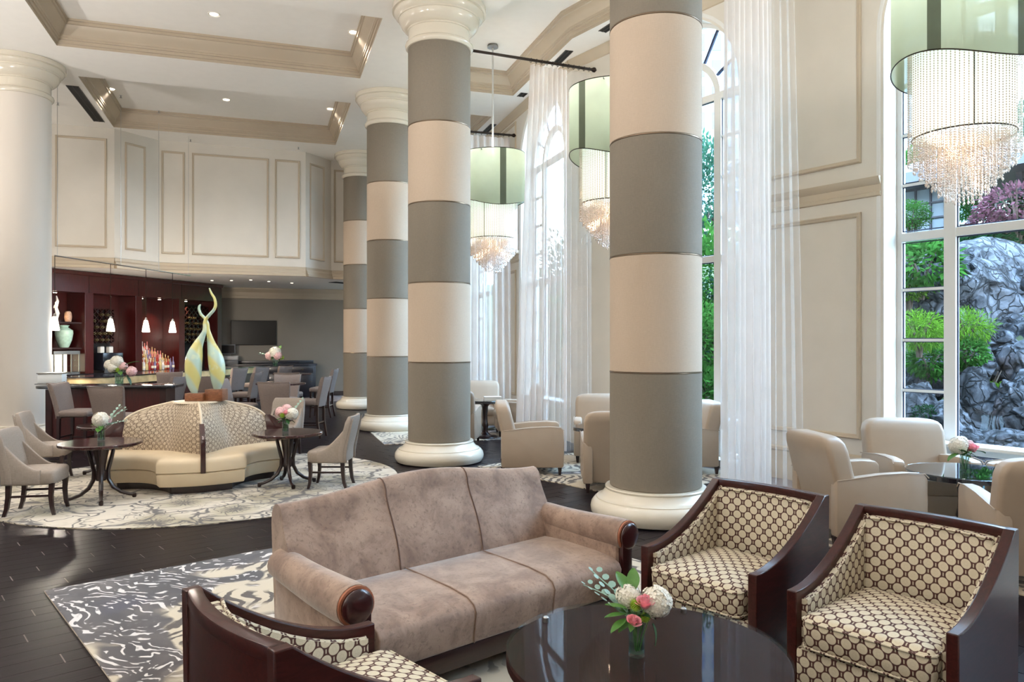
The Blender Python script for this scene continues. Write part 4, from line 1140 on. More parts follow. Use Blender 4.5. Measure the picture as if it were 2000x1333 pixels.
MB().lathe([(.05, 0), (.05, .02), (.03, .03), (.03, .34), (.04, .36)], 16).build('tower', STEEL, TAPS)
MB().tube([(-.16, 0, .36), (.16, 0, .36)], .03, 12).build('crossbar', STEEL, TAPS)
for i, x in enumerate((-.12, 0, .12)):
    MB().tube([(x, -.03, .36), (x, -.07, .34), (x, -.075, .28)], .009, 8).build('spout', STEEL, TAPS); MB().lathe([(.008, .38), (.018, .42), (.022, .58), (.012, .62)], 10, (x, -.02, 0)).build('handle', BMS[(3, 1, 0)[i]], TAPS)
# vases and lit case in the left bay
def vase(name, prof, m, loc, label, cat='vase'):
    o = MB().lathe(prof, 36).build(name, m); o.location = loc; return tag(o, label, cat)
bw = xs[4] - xs[3]
celadon = mat('celadon_crackle_glaze', (178, 210, 194), .25, var=.12, vs=14, coat=.5)
vase('vase', [(.09, 0), (.11, .02), (.17, .18), (.20, .34), (.19, .42), (.11, .475), (.09, .49), (.10, .52), (.125, .54)], celadon, on_bar(bx(125, .32), .32, 1.641), 'large pale celadon vase on the lower shelf of the bar')
vase('vase', [(.06, 0), (.07, .02), (.085, .12), (.075, .22), (.05, .26)], mat('beige_mottled_glaze', (170, 140, 120), .35, var=.2, vs=30), on_bar(bx(133, .32), .32, 2.261), 'small beige vase on the upper shelf of the bar')
t = thing('bar_figurine', 'slim pale carved figure half hidden by the white column', 'figurine', on_bar(bx(110, .3), .3, 2.261), BRZ)
MB().tube([(0, 0, .04), (.03, 0, .2), (-.02, 0, .34), (.03, 0, .5), (0, 0, .62)], [.03, .05, .045, .035, .012], 12).build('figure', WINW, t); MB().box(-.07, .07, -.06, .06, 0, .04).build('base', MAHOGD, t)
case = thing('lit_glass_case', 'brightly lit glass case of clear tumblers below the celadon vase', 'case', on_bar(xs[3] + (xs[4] - xs[3]) * .50, .3, 1.001), BRZ)
cw = bw * .40
MB().box(-cw, cw, -.24, .24, 0, .05).build('case_base', STEEL, case, smooth=0); MB().box(-cw, cw, -.24, .24, .48, .56).build('case_lid', STEEL, case, smooth=0)
MB().box(-cw, cw, .2, .23, .05, .48).build('backlight', mat('case_backlight', (255, 244, 220), .5, emit=(255, 240, 205), es=1.6), case, smooth=0)
for x in (-cw + .015, -cw * .3, cw * .35, cw - .015): MB().box(x - .012, x + .012, -.24, -.22, .05, .48).build('case_post', STEEL, case, smooth=0)
for z in (.19, .33): MB().box(-cw, cw, -.2, .2, z - .004, z + .004).build('case_shelf', CLEARG, case, smooth=0)
# coffee machine and canisters
cm = thing('coffee_machine', 'black coffee machine with steel front on the back bar', 'coffee machine', on_bar(xs[5] + .62, .3, 1.0), BRZ)
MB().box(-.3, .3, -.24, .2, .06, .50).build('body', mat('coffee_machine_black', (28, 30, 38), .2), cm, bev=.012); MB().box(-.26, .02, -.256, -.24, .06, .24).box(.06, .26, -.256, -.24, .06, .26).build('front_plate', STEEL, cm)
MB().tube([(-.1, -.26, .34), (-.1, -.34, .33)], .022, 10).build('brew_head', STEEL, cm); MB().tube([(-.1, -.3, .32), (-.1, -.42, .31)], .012, 8).build('handle', BLK, cm); MB().box(-.3, .3, -.28, .2, .0, .06).build('drip_tray', STEEL, cm)
for i in range(2):
    t = thing('canister', 'white square canister on the coffee machine, %s one' % ('first' if i == 0 else 'second'), 'canister', on_bar(xs[5] + .46 + .26 * i, .3, 1.501), BRZ); t['label'] = ('white square canister on the coffee machine nearer the shelves', 'white square canister on the coffee machine nearer the wine lattice')[i]
    MB().box(-.06, .06, -.06, .06, 0, .15).build('body', WINW, t, bev=.01); MB().box(-.05, .05, -.05, .05, .15, .17).build('lid', STEEL, t)
# bar spots
for (x, y, z, e) in ((bx(118), .18, 2.95, 90), (bx(290), .25, 2.95, 90), (bx(325), .25, 2.95, 90), (bx(376), .25, 2.95, 60)):
    p = on_bar(x, y, z + .03)
    t = thing('cabinet_downlight', {0: 'cabinet spotlight over the celadon vase shelves', 1: 'cabinet spotlight in the bottle bay nearer the coffee machine', 2: 'cabinet spotlight in the bottle bay nearer the sculpture', 3: 'cabinet spotlight in the bay behind the sculpture'}[[bx(118), bx(290), bx(325), bx(376)].index(x)], 'light', p, 0, 'small spotlights inside the bar cabinet')
    MB().lathe([(.04, -.042), (.04, -.03)], 12).build('lens', LENS, t)
    l = bpy.data.lights.new('cabinet_lamp', 'SPOT'); l.energy = e; l.color = (1, .72, .45); l.spot_size = R(95); l.spot_blend = .8; l.shadow_soft_size = .03
    o = bpy.data.objects.new('cabinet_lamp', l); COL.objects.link(o); o.parent = t; o.location = (0, 0, -.06)

# ------------------------------------------------------------------ bar counter and black table in front of it
K0, K1 = Vector((-8.40, 15.05)), Vector((-7.40, 21.1))
kd = (K1 - K0).normalized(); kl = (K1 - K0).length
cnt = thing('bar_counter', 'long mahogany bar counter with a rounded end and gold fascia', 'counter', (K0.x, K0.y, 0), atan2(kd.y, kd.x))
def stadium(r, l):
    return [(r * cos(a), r * sin(a)) for a in [pi / 2 + pi * k / 18 for k in range(19)]] + [(l, -r), (l, r)]
MB().loft([[(x, y, z) for x, y in stadium(.34, kl)] for z in (0, .93)]).build('front_panel', MAHOG, cnt, smooth=30)
MB().loft([[(x, y, z) for x, y in stadium(.43, kl)] for z in (.93, 1.075)]).build('fascia', GOLD, cnt, smooth=30)
MB().loft([[(x, y, z) for x, y in stadium(.45, kl + .01)] for z in (1.075, 1.10)]).build('countertop', BLUEBLK, cnt, smooth=30)
for k in range(7):
    MB().box(.4 + .9 * k, .55 + .9 * k, -.36, -.33, .1, .93).build('pilaster', MAHOGD, cnt, smooth=0, bev=.006)
MB().loft([[(x, y, z) for x, y in stadium(.36, kl)] for z in (0, .10)]).build('plinth', MAHOGD, cnt, smooth=30)
tb = thing('bar_table', 'long glossy black bar-height table with mahogany panel base and flowers', 'table', (-6.75, 12.8, 0), .12)
MB().cushion(-1.15, 1.05, -.34, .34, 1.01, 1.06, .12, .012).build('tabletop', BLUEBLK, tb, smooth=30)
MB().box(-.95, .85, -.22, .22, 0, 1.01).build('base_panel', MAHOG, tb, smooth=0, bev=.006)
for x in (-.95, -.02, .85): MB().box(x - .05, x + .05, -.245, .245, 0, 1.0).build('pilaster', MAHOGD, tb, smooth=0, bev=.006)
t = thing('glass_tray', 'white lit glass tray at the column end of the bar', 'tray', (-7.85, 12.85, 1.061), .2)
MB().box(-.22, .22, -.14, .14, 0, .02).build('base', STEEL, t); MB().box(-.19, .19, -.11, .11, .02, .18).build('glass_block', mat('frosted_glass', (232, 236, 236), .3), t, bev=.01); MB().box(-.2, .2, -.12, .12, .18, .2).build('lid', STEEL, t)

# pendants on a hanging rail
rail_pts = []
for px in (107, 140, 180, 216, 250, 285, 337, 372):
    f = hit(px, K0, K1); p = K0 + (K1 - K0) * f; rail_pts.append((px, p))
MB_r = MB().tube([(p.x, p.y, 3.40) for _, p in rail_pts], .014, 8)
rl = thing('light_rail', 'thin chrome rail hanging over the bar counter for the pendants', 'rail', (0, 0, 0))
MB_r.build('rail', CHROME if 'CHROME' in globals() else STEEL, rl)
for i, px in enumerate((112, 236, 310, 368)):
    f = hit(px, K0, K1); p = K0 + (K1 - K0) * f; zt = 7.19 if px in (236, 310) else ZS
    MB().tube([(p.x, p.y, 3.40), (p.x, p.y, ZS if p.y < 17.9 else 3.55 if False else ZS)], .004, 5).build('suspension_wire', STEEL, rl)
PGL = mat('pendant_opal_glass', (255, 248, 235), .3, emit=(255, 240, 214), es=5)
for px, lb in ((107, 'white glass pendant half hidden by the white column'), (216, 'white glass pendant above the bar flowers in front of the wine lattice'), (285, 'white glass pendant in front of the bottle bay, farther from the sculpture'), (337, 'white glass pendant nearest the glass sculpture')):
    f = hit(px, K0, K1); p = K0 + (K1 - K0) * f
    t = thing('pendant_lamp', lb, 'pendant', (p.x, p.y, 3.40), 0, 'white glass bar pendants')
    MB().tube([(0, 0, 0), (0, 0, -1.1)], .006, 6).build('cord', BRONZE, t); MB().lathe([(.02, -1.16), (.028, -1.14), (.028, -1.1), (.012, -1.08)], 14).build('cap', STEEL, t)
    MB().lathe([(.078, -1.40), (.082, -1.385), (.06, -1.25), (.042, -1.155), (.03, -1.14)], 20).build('glass_shade', PGL, t)
    l = bpy.data.lights.new('pendant_lamp', 'POINT'); l.energy = 120; l.color = (1, .88, .74); l.shadow_soft_size = .08
    o = bpy.data.objects.new('pendant_bulb', l); COL.objects.link(o); o.parent = t; o.location = (0, 0, -1.45)

# ------------------------------------------------------------------ back wall: television, sideboard, register
bdir = (BK1 - BK0).normalized()
def on_back(px, off=0.0):
    p = BK0 + (BK1 - BK0) * hit(px, BK0, BK1); return p + Vector((bdir.y, -bdir.x)) * off
def zb(px, py): p = on_back(px); return CH - (py - 667) / F * p.y
A, B = on_back(451), on_back(540); c = (A + B) / 2; zt, zl = zb(495, 627), zb(495, 675)
tv = thing('television', 'black wall-mounted television on the grey back wall', 'television', (c.x, c.y, zl), atan2(bdir.y, bdir.x))
w = (B - A).length / 2; h = zt - zl
MB().box(-w, w, -.09, -.03, 0, h).build('casing', BLK, tv, bev=.008); MB().box(-w + .02, w - .02, -.094, -.09, .02, h - .02).build('screen', mat('tv_screen', (6, 7, 10), .3, spec=.3), tv, smooth=0); MB().box(-.3, .3, -.03, 0, h * .3, h * .7).build('bracket', BLK, tv)
A, B = on_back(434, .3), on_back(615, .3); c = (A + B) / 2; w = (B - A).length / 2
NAVY = wood('ebonised_navy_wood', (34, 34, 44), .35, .2, (14, 14, 2))
sb = thing('sideboard', 'long dark ebonised sideboard under the television', 'sideboard', (c.x, c.y, 0), atan2(bdir.y, bdir.x))
MB().box(-w, w, -.26, .26, 0, 1.02).build('body', NAVY, sb, bev=.006); MB().box(-w - .04, w + .04, -.29, .27, 1.02, 1.07).build('top', NAVY, sb, bev=.006); MB().box(-w, w - .05, .20, .26, 1.07, 1.17).build('upstand', NAVY, sb, bev=.004)
for k in range(4):
    x0 = -w + .05 + k * (2 * w - .1) / 4; x1 = x0 + (2 * w - .1) / 4 - .03
    d = MB().box(x0, x1, -.28, -.26, .10, .74).build('door', NAVY, sb, bev=.006); MB().lathe([(.015, 0), (.02, .01)], 10).build('knob', BRASS, d).location = (x1 - .06, -.29, .5)
    d = MB().box(x0, x1, -.28, -.26, .78, .98).build('drawer', NAVY, sb, bev=.006); kn = MB().lathe([(.018, -.01), (.024, 0), (.018, .01)], 10).build('knob', BRASS, d); kn.location = ((x0 + x1) / 2, -.295, .88)
p = on_back(448, .34)
t = thing('register', 'grey register screen on stacked cash trays beside the mahogany bar', 'register', (p.x, p.y, 1.072), atan2(bdir.y, bdir.x))
GREYP = mat('grey_plastic', (110, 110, 114), .4)
MB().box(-.28, .28, -.22, .15, 0, .13).build('cash_drawer', GREYP, t, bev=.006); MB().box(-.28, .28, -.23, .15, .14, .26).build('printer', mat('white_plastic', (190, 188, 186), .4), t, bev=.006)
MB().box(-.24, .2, -.05, .0, .32, .62).build('screen_casing', GREYP, t, bev=.01); MB().box(-.21, .17, -.054, -.05, .35, .59).build('screen', BLK, t, smooth=0); MB().box(-.08, .04, -.03, .02, .26, .34).build('stand', GREYP, t)
# ------------------------------------------------------------------ chandeliers
def chandelier(loc, label):
    t = thing('chandelier', label, 'chandelier', (*loc, 0), 0, 'green organza drum chandeliers with crystal strands')
    MB().lathe([(.10, 7.14), (.10, 7.16), (.09, 7.185)], 24).build('ceiling_rose', STEEL, t); MB().tube([(0, 0, 5.15), (0, 0, 7.15)], .017, 10).build('stem', WINW, t)
    def rw(a): return .555 + .035 * cos(2 * a + .6)
    def zl(a): return 4.27 + .07 * sin(2 * a + 1.1)
    n = 72
    m = MB(); m.grid(lambda u, v: (rw(2 * pi * u) * cos(2 * pi * u), rw(2 * pi * u) * sin(2 * pi * u), zl(2 * pi * u) + (5.2 - zl(2 * pi * u)) * v), n, 4); m.build('shade', SHADEG, t, smooth=60, fixn=False)
    for zf, nm in ((lambda a: zl(a), 'lower_hoop'), (lambda a: 5.2, 'upper_hoop')):
        MB().tube([(rw(2 * pi * k / n) * cos(2 * pi * k / n), rw(2 * pi * k / n) * sin(2 * pi * k / n), zf(2 * pi * k / n)) for k in range(n + 1)], .006, 6).build(nm, BRONZE, t)
    for a0 in (-150, -75, 20, 120):
        m = MB(); a0 = R(a0); w = .2
        m.grid(lambda u, v: ((rw(a0 + w * u) + .006) * cos(a0 + w * u), (rw(a0 + w * u) + .006) * sin(a0 + w * u), zl(a0 + w * u) + .004 + (5.19 - zl(a0 + w * u)) * v), 6, 3); m.build('shade_strip', SHADED, t, smooth=60, fixn=False, label='darker green overlapping strip')
    MB().grid(lambda u, v: (.41 * cos(2 * pi * u), .41 * sin(2 * pi * u), 3.66 + .78 * v), 48, 3).build('inner_drum', DRUMW, t, smooth=60, fixn=False)
    MB().tube([(.415 * cos(2 * pi * k / 48), .415 * sin(2 * pi * k / 48), 3.655) for k in range(49)], .007, 6).build('drum_hoop', BRONZE, t)
    for k in range(3):
        a = R(-110 + 120 * k); MB().bar((.418 * cos(a), .418 * sin(a), 3.66), (.418 * cos(a), .418 * sin(a), 4.44), .008).build('drum_rod', BRONZE, t, smooth=0)
        MB().bar((0, 0, 5.17), (.56 * cos(a), .56 * sin(a), 5.17), .012).build('spider_arm', BRONZE, t, smooth=0)
    MB().tube([(0, 0, 4.35), (0, 0, 5.2)], .02, 8).build('lamp_cluster', STEEL, t)
    me = CRY['m']
    inst('crystal_strands', me, t)['kind'] = 'stuff'
    MB().lathe([(.02, 4.0), (.05, 4.06), (.06, 4.12), (.05, 4.18), (.02, 4.22), (.02, 4.36)], 14).build('bulb', BULB, t)
    for z, e in ((4.0, 7), (4.72, 5), (5.3, 50)):
        l = bpy.data.lights.new('chandelier_lamp', 'POINT'); l.energy = e; l.color = (1, .92, .82); l.shadow_soft_size = .10
        o = bpy.data.objects.new('chandelier_lamp', l); COL.objects.link(o); o.parent = t; o.location = (.0, .0, z)
    l = bpy.data.lights.new('crystal_lamp', 'POINT'); l.energy = 22; l.color = (1, .66, .40); l.shadow_soft_size = .06
    o = bpy.data.objects.new('crystal_lamp', l); COL.objects.link(o); o.parent = t; o.location = (0, 0, 3.56)
    return t
BULB = mat('warm_bulb', (255, 240, 215), .4, emit=(255, 236, 205), es=6)
def crystals():
    m = MB()
    def strand(r, a, z0, z1):
        x, y = r * cos(a), r * sin(a); z = z0
        while z > z1:
            b = .0075; h = .0105
            m.add([(x + b, y, z), (x, y + b, z), (x - b, y, z), (x, y - b, z), (x, y, z + h), (x, y, z - h)], [(0, 1, 4), (1, 2, 4), (2, 3, 4), (3, 0, 4), (1, 0, 5), (2, 1, 5), (3, 2, 5), (0, 3, 5)])
            z -= .022
        b = .011; z -= .008; h = .02
        m.add([(x + b, y, z), (x, y + b, z), (x - b, y, z), (x, y - b, z), (x, y, z + h), (x, y, z - h)], [(0, 1, 4), (1, 2, 4), (2, 3, 4), (3, 0, 4), (1, 0, 5), (2, 1, 5), (3, 2, 5), (0, 3, 5)])
    for r, z0, z1 in ((.445, 4.5, 3.46), (.40, 3.64, 3.40), (.35, 3.64, 3.34), (.30, 3.64, 3.28), (.25, 3.64, 3.22), (.20, 3.64, 3.16), (.14, 3.64, 3.11), (.08, 3.64, 3.08)):
        n = int(2 * pi * r / .034)
        for k in range(n): strand(r, 2 * pi * k / n + r * 7, z0 + random.uniform(-.01, .01), z1 + random.uniform(-.02, .02))
    return m.mesh('crystal_strands', CRYSTAL, 0, fixn=False)
CRY = {'m': crystals()}
chandelier((4.09, 6.82), 'large green drum chandelier hanging before the garden window'); chandelier((1.36, 10.15), 'green drum chandelier cut by the near striped column'); chandelier((-.35, 13.7), 'green drum chandelier with its whole white stem showing, farthest one')

# ------------------------------------------------------------------ curtain rods and sheers
def rod(a, b, z, label, rings):
    a, b = Vector(a), Vector(b); d = (b - a).normalized(); L = (b - a).length
    t = thing('curtain_rod', label, 'curtain rod', (a.x, a.y, z), atan2(d.y, d.x), 'dark bronze curtain rods')
    MB().tube([(0, 0, 0), (L, 0, 0)], .022, 10).build('pole', BRONZE, t)
    MB().tube([(L, 0, 0), (L + .03, 0, 0), (L + .06, 0, 0), (L + .09, 0, 0)], [.022, .04, .04, .01], 10).build('finial', BRONZE, t)
    for k in range(rings[2]):
        x = L * (rings[0] + (rings[1] - rings[0]) * k / (rings[2] - 1))
        MB().tube([(x, .034 * cos(q), .034 * sin(q) - .008) for q in [2 * pi * j / 10 for j in range(11)]], .005, 5).build('ring', BRONZE, t)
    return t
def curtain(a, b, f0, f1, g0, g1, z0, z1, m, label, folds=9, amp=.05, seed=1):
    """sheer hanging under the rod a-b: from fraction f0..f1 at the top to g0..g1 at the hem"""
    rnd = random.Random(seed); a, b = Vector(a), Vector(b); d = b - a; nrm = Vector((-d.y, d.x)).normalized()
    ph = [rnd.uniform(0, 6) for _ in range(3)]
    def fn(u, v):
        s = v ** 1.3; w0 = f0 + (f1 - f0) * u; w1 = g0 + (g1 - g0) * u; w = w1 + (w0 - w1) * s
        o = amp * (.6 + .5 * (1 - v)) * (sin(folds * 2 * pi * u + ph[0] + .5 * sin(3 * v + ph[1])) + .45 * sin(folds * 4.7 * u + ph[2] + v))
        p = a + d * w + nrm * o
        return (p.x, p.y, z0 + (z1 - z0) * v)
    c = fn(.5, 0)
    mm = MB(); mm.grid(fn, folds * 14, 18); 
    mm.v = [(x - c[0], y - c[1], z) for x, y, z in mm.v]
    o = mm.build('sheer_curtain', m, smooth=80, fixn=False); o.location = (c[0], c[1], 0)
    return tag(o, label, 'curtain', 'sheer curtains on the bronze rods')
R1a, R1b = (-.70, 11.46), (1.30, 12.30)
rod(R1a, R1b, 6.24, 'bronze curtain rod ending in a finial above the middle chandelier', (.50, .98, 12))
curtain(R1a, R1b, .50, .80, .39, .80, .03, 6.17, SHEER, 'thick white sheer curtain between the two farther chandeliers', 8, .05, 3)
curtain(R1a, R1b, .78, .985, .74, 1.0, .03, 6.17, SHEERT, 'thin see-through curtain edge hanging beside the thick middle sheer', 5, .04, 5)
c3 = Vector(C3) + U * .5; R2b = uv(5.1, 15.42)
rod(c3, R2b, 6.24, 'bronze curtain rod behind the farthest chandelier', (.45, .97, 10))
curtain(c3, R2b, .42, .98, .38, 1.0, .03, 6.17, SHEER, 'white sheer curtain behind the farthest chandelier', 9, .05, 8)
R3a = Vector(C1) + Vector((.844, .536)) * .5; R3b = Vector((3.50, 9.02))
rod(R3a, R3b, 6.24, 'bronze curtain rod over the near white curtain, above the picture', (.2, .97, 14))
curtain(R3a, R3b, .27, .68, .25, .70, .03, 6.17, SHEER, 'thick white sheer curtain right beside the near striped column', 8, .05, 12)
curtain(R3a, R3b, .66, .90, .66, .985, .03, 6.17, SHEERT, 'thin see-through curtain panel in front of the pale window pier', 4, .04, 14)

# ------------------------------------------------------------------ flowers
PETW = mat('white_petal', (238, 234, 222), .6, var=.05, vs=30); PETP = mat('pink_petal', (240, 168, 178), .55, var=.15, vs=40); PETG = mat('green_mum', (150, 180, 60), .6); PETL = mat('pale_pink_petal', (236, 196, 196), .6, var=.08, vs=30)
LEAFG = mat('fresh_green_leaf', (72, 116, 48), .5, var=.2, vs=20); LEAFD = mat('dark_green_leaf', (44, 84, 44), .45, var=.2, vs=20); EUCA = mat('eucalyptus_leaf', (140, 170, 158), .55); STEMG = mat('flower_stem', (98, 130, 70), .5)
def hydrangea(r, seed, n=130):
    rnd = random.Random(seed); m = MB()
    for k in range(n):
        z = 1 - 2 * (k + .5) / n; a = k * 2.39996
        if z < -.75: continue
        d = Vector((sqrt(1 - z * z) * cos(a), sqrt(1 - z * z) * sin(a), z)); c = d * r * rnd.uniform(.88, 1.05)
        x = d.orthogonal().normalized(); y = d.cross(x); g = rnd.uniform(0, 6); s = r * .27
        for j in range(4):
            q = g + j * pi / 2; e = x * cos(q) + y * sin(q); f = x * -sin(q) + y * cos(q)
            m.add([c, c + e * s * .6 + f * s * .45 + d * s * .25, c + e * s * 1.1 + d * s * .1, c + e * s * .6 - f * s * .45 + d * s * .25], [(0, 1, 2, 3)])
    m.lathe([(r * .3, -r * .8), (r * .8, -r * .2), (r * .8, r * .3), (r * .3, r * .8)], 10)
    return m
def rose(r, seed):
    rnd = random.Random(seed); m = MB()
    for k in range(16):
        f = k / 15; a0 = k * 2.4; rr = r * (.25 + .75 * f); op = .5 + .9 * f; ht = r * (1.5 - .45 * f)
        def fn(u, v, a0=a0, rr=rr, op=op, ht=ht, f=f):
            a = a0 + (u - .5) * (2.2 - .7 * f); w = sin(pi * (.15 + .7 * v)) ; q = rr * (.35 + .65 * v ** .8) * (1 + .18 * f * v * v)
            return (q * cos(a), q * sin(a), -r * .5 + ht * v * (1 - .25 * f * v) - .12 * r * abs(u - .5) * v * 2)
        m.grid(fn, 5, 4)
    return m
def mum(r):
    m = MB()
    for k in range(110):
        z = 1 - 2 * (k + .5) / 110; a = k * 2.39996; d = Vector((sqrt(1 - z * z) * cos(a), sqrt(1 - z * z) * sin(a), z)); x = d.orthogonal().normalized(); y = d.cross(x); w = r * .12
        m.add([d * r * .4 + x * w, d * r * .4 - x * w * .5 + y * w, d * r * .4 - x * w * .5 - y * w, d * r], [(0, 1, 3), (1, 2, 3), (2, 0, 3)])
    m.lathe([(r * .3, -r * .6), (r * .6, 0), (r * .3, r * .6)], 8)
    return m
def leaf(L, w, bend):
    m = MB(); N = 7
    m.grid(lambda u, v: (w * (v - .5) * 2 * sin(pi * min(1, u * .93 + .04)) ** .8, L * u, -bend * u * u + .25 * w * abs(v - .5) * 2), N, 2)
    return m
HY = {}
LF = leaf(.075, .018, .02).mesh('leaf', LEAFG, 60, fixn=False); LFD = leaf(.085, .02, .035).mesh('leaf', LEAFD, 60, fixn=False); LFB = leaf(.10, .028, .03).mesh('leaf', LEAFG, 60, fixn=False)
def euca_mesh():
    m = MB(); m.tube([(0, 0, 0), (.01, .06, .01), (.0, .13, .0), (.01, .19, -.02)], .002, 5)
    for k in range(11):
        y = .03 + .016 * k; s = 1 if k % 2 else -1; r = .019 - .0008 * k
        c = Vector((s * r * 1.1 + .004, y, .004 * s)); n = 8
        m.add([c + Vector((r * cos(q), r * .85 * sin(q), .3 * r * cos(q) * s)) for q in [2 * pi * j / n for j in range(n)]], [tuple(range(n))])
    return m.mesh('eucalyptus_sprig', EUCA, 60, fixn=False)
EU = euca_mesh()
BL = {'w': hydrangea(.05, 1).mesh('bloom', PETW, 60, fixn=False), 'p': rose(.032, 2).mesh('bloom', PETP, 70, fixn=False), 'g': mum(.03).mesh('bloom', PETG, 40, fixn=False), 'l': hydrangea(.046, 4, 90).mesh('bloom', PETL, 60, fixn=False)}
BLN = {'w': 'white bloom', 'p': 'pink rose', 'g': 'green button bloom', 'l': 'pale pink bloom'}
def bouquet(label, loc, blooms, leaves, sprigs, sc=1.0, seed=1, rz=0., h=.145, r=.034, square=False):
    rnd = random.Random(seed)
    t = thing('flower_vase', label, 'flowers', loc, rz, 'small flower vases on the tables'); t.scale = (sc,) * 3
    n = 4 if square else 28
    MB().lathe([(r * .3, 0), (r, .0), (r * 1.01, .01), (r * 1.01, h), (r * .94, h), (r * .93, .014), (r * .3, .012)], n, a0=pi / 4, cap=False).build('vase', CLEARG, t, smooth=40)
    MB().lathe([(.002, .0145), (r * .92, .0145), (r * .92, h * .45), (.002, h * .45)], n, a0=pi / 4).build('water', WATERV, t, smooth=40)
    for k, x, y, z, s in blooms:
        o = inst('bloom', BL[k], t, (x, y, z), rnd.uniform(0, 6), s); o.rotation_euler = (rnd.uniform(-.2, .3) - y * 3, x * 5, rnd.uniform(0, 6)); o['label'] = BLN[k]
        MB().tube([(x * .15, y * .15, .02), (x * .35, y * .35, h * .6), (x * .8, y * .8, z - .03)], .003, 5).build('stem', STEMG, t)
    for me, x, y, z, az, el, s in leaves: inst('leaf', me, t, (x, y, z), sc=s, rot=(R(el), 0, R(az)))
    for x, y, z, az, el, s in sprigs: inst('eucalyptus_sprig', EU, t, (x, y, z), sc=s, rot=(R(el), 0, R(az)))
    return t
def ring_leaves(n, z, seed, rad=.03):
    rnd = random.Random(seed); o = []
    for k in range(n):
        a = 360 * k / n + rnd.uniform(-20, 20); o.append((rnd.choice([LF, LFD, LFB]), rad * -sin(R(a)) * .6, rad * cos(R(a)) * .6, z + rnd.uniform(-.02, .02), a, rnd.uniform(-15, 45), rnd.uniform(.8, 1.2)))
    return o
bouquet('vase of white hydrangea and pink roses on the glass-topped coffee table', (.525, 3.17, .4755),
    [('w', .082, .0, .225, 1.25), ('w', -.03, .04, .235, 1.0), ('p', .028, -.045, .235, 1.25), ('p', -.022, -.06, .165, .95), ('g', -.008, -.03, .222, 1.0), ('g', .03, -.03, .17, .8)],
    ring_leaves(9, .16, 3) + [(LFB, -.03, .02, .25, 30, 55, 1.1), (LFB, -.01, .03, .26, -10, 65, 1.0), (LFD, .06, -.02, .14, -110, -60, 1.0), (LF, -.05, -.03, .18, 100, 10, 1.2), (LF, -.05, -.04, .165, 125, -10, 1.2), (LF, -.045, -.02, .2, 75, 20, 1.2)],
    [(-.03, .02, .17, 45, 38, 1.3), (-.04, .0, .18, 62, 28, 1.15)], 1.0, 5)
k2 = bouquet('vase with a round white hydrangea and eucalyptus on the front settee table', (-4.64, 8.50, .6675), [('w', .0, -.01, .21, 1.45), ('l', .03, .04, .20, 1.0), ('w', -.04, .03, .2, .8)], ring_leaves(8, .15, 8), [(.03, .01, .17, -50, 40, 1.25), (.02, .03, .17, -35, 50, 1.2), (.05, -.01, .16, -75, 15, 1.0)], 1.15, 7, square=False)
bouquet('vase of pink and white blooms beside the lone cream dining chair', (-2.80, 9.30, .6675), [('w', .07, .0, .2, 1.3), ('p', .02, -.03, .21, 1.4), ('l', -.05, .0, .22, 1.2), ('l', .0, .05, .25, 1.1), ('g', -.02, -.04, .19, 1.1)], ring_leaves(9, .15, 9), [(.05, .01, .19, -45, 50, 1.2)], 1.15, 9, square=False)
bouquet('vase of white and pink flowers on the glossy table by the garden window', (4.04, 6.72, .6325), [('w', -.05, .0, .21, 1.35), ('w', .0, .05, .22, 1.2), ('p', .05, -.03, .19, 1.5), ('l', .05, .03, .2, 1.1)], ring_leaves(9, .15, 11) + [(LFB, .06, -.02, .17, -80, 5, 1.1), (LFB, -.06, -.02, .15, 100, -15, 1.1)], [], 1.1, 11)
bouquet('vase of white lilies and green leaves on the long black bar table', (-6.55, 12.55, 1.0605), [('w', -.12, .0, .26, 1.3), ('w', -.03, .0, .30, 1.5), ('l', .04, .02, .24, 1.2), ('l', .17, -.02, .18, 1.35), ('w', -.06, -.04, .22, 1.2), ('g', .0, -.05, .2, 1.2)], ring_leaves(12, .17, 14, .06) + [(LFB, .08, 0, .26, -70, 30, 1.6), (LFB, .06, 0, .22, -85, 10, 1.5), (LFD, .1, -.02, .12, -100, -40, 1.5)], [], 1.3, 14, r=.05)
bouquet('vase of pale flowers at the far end of the bar counter', (-6.42, 20.4, 1.1005), [('w', .0, .0, .26, 2.0), ('l', .06, -.03, .2, 1.6), ('l', -.10, .0, .2, 1.6), ('g', .12, 0, .17, 1.6)], ring_leaves(12, .17, 17, .08) + [(LFB, .05, 0, .25, -20, 70, 1.6)], [(-.05, 0, .18, 80, 15, 1.5)], 1.5, 17, r=.045)

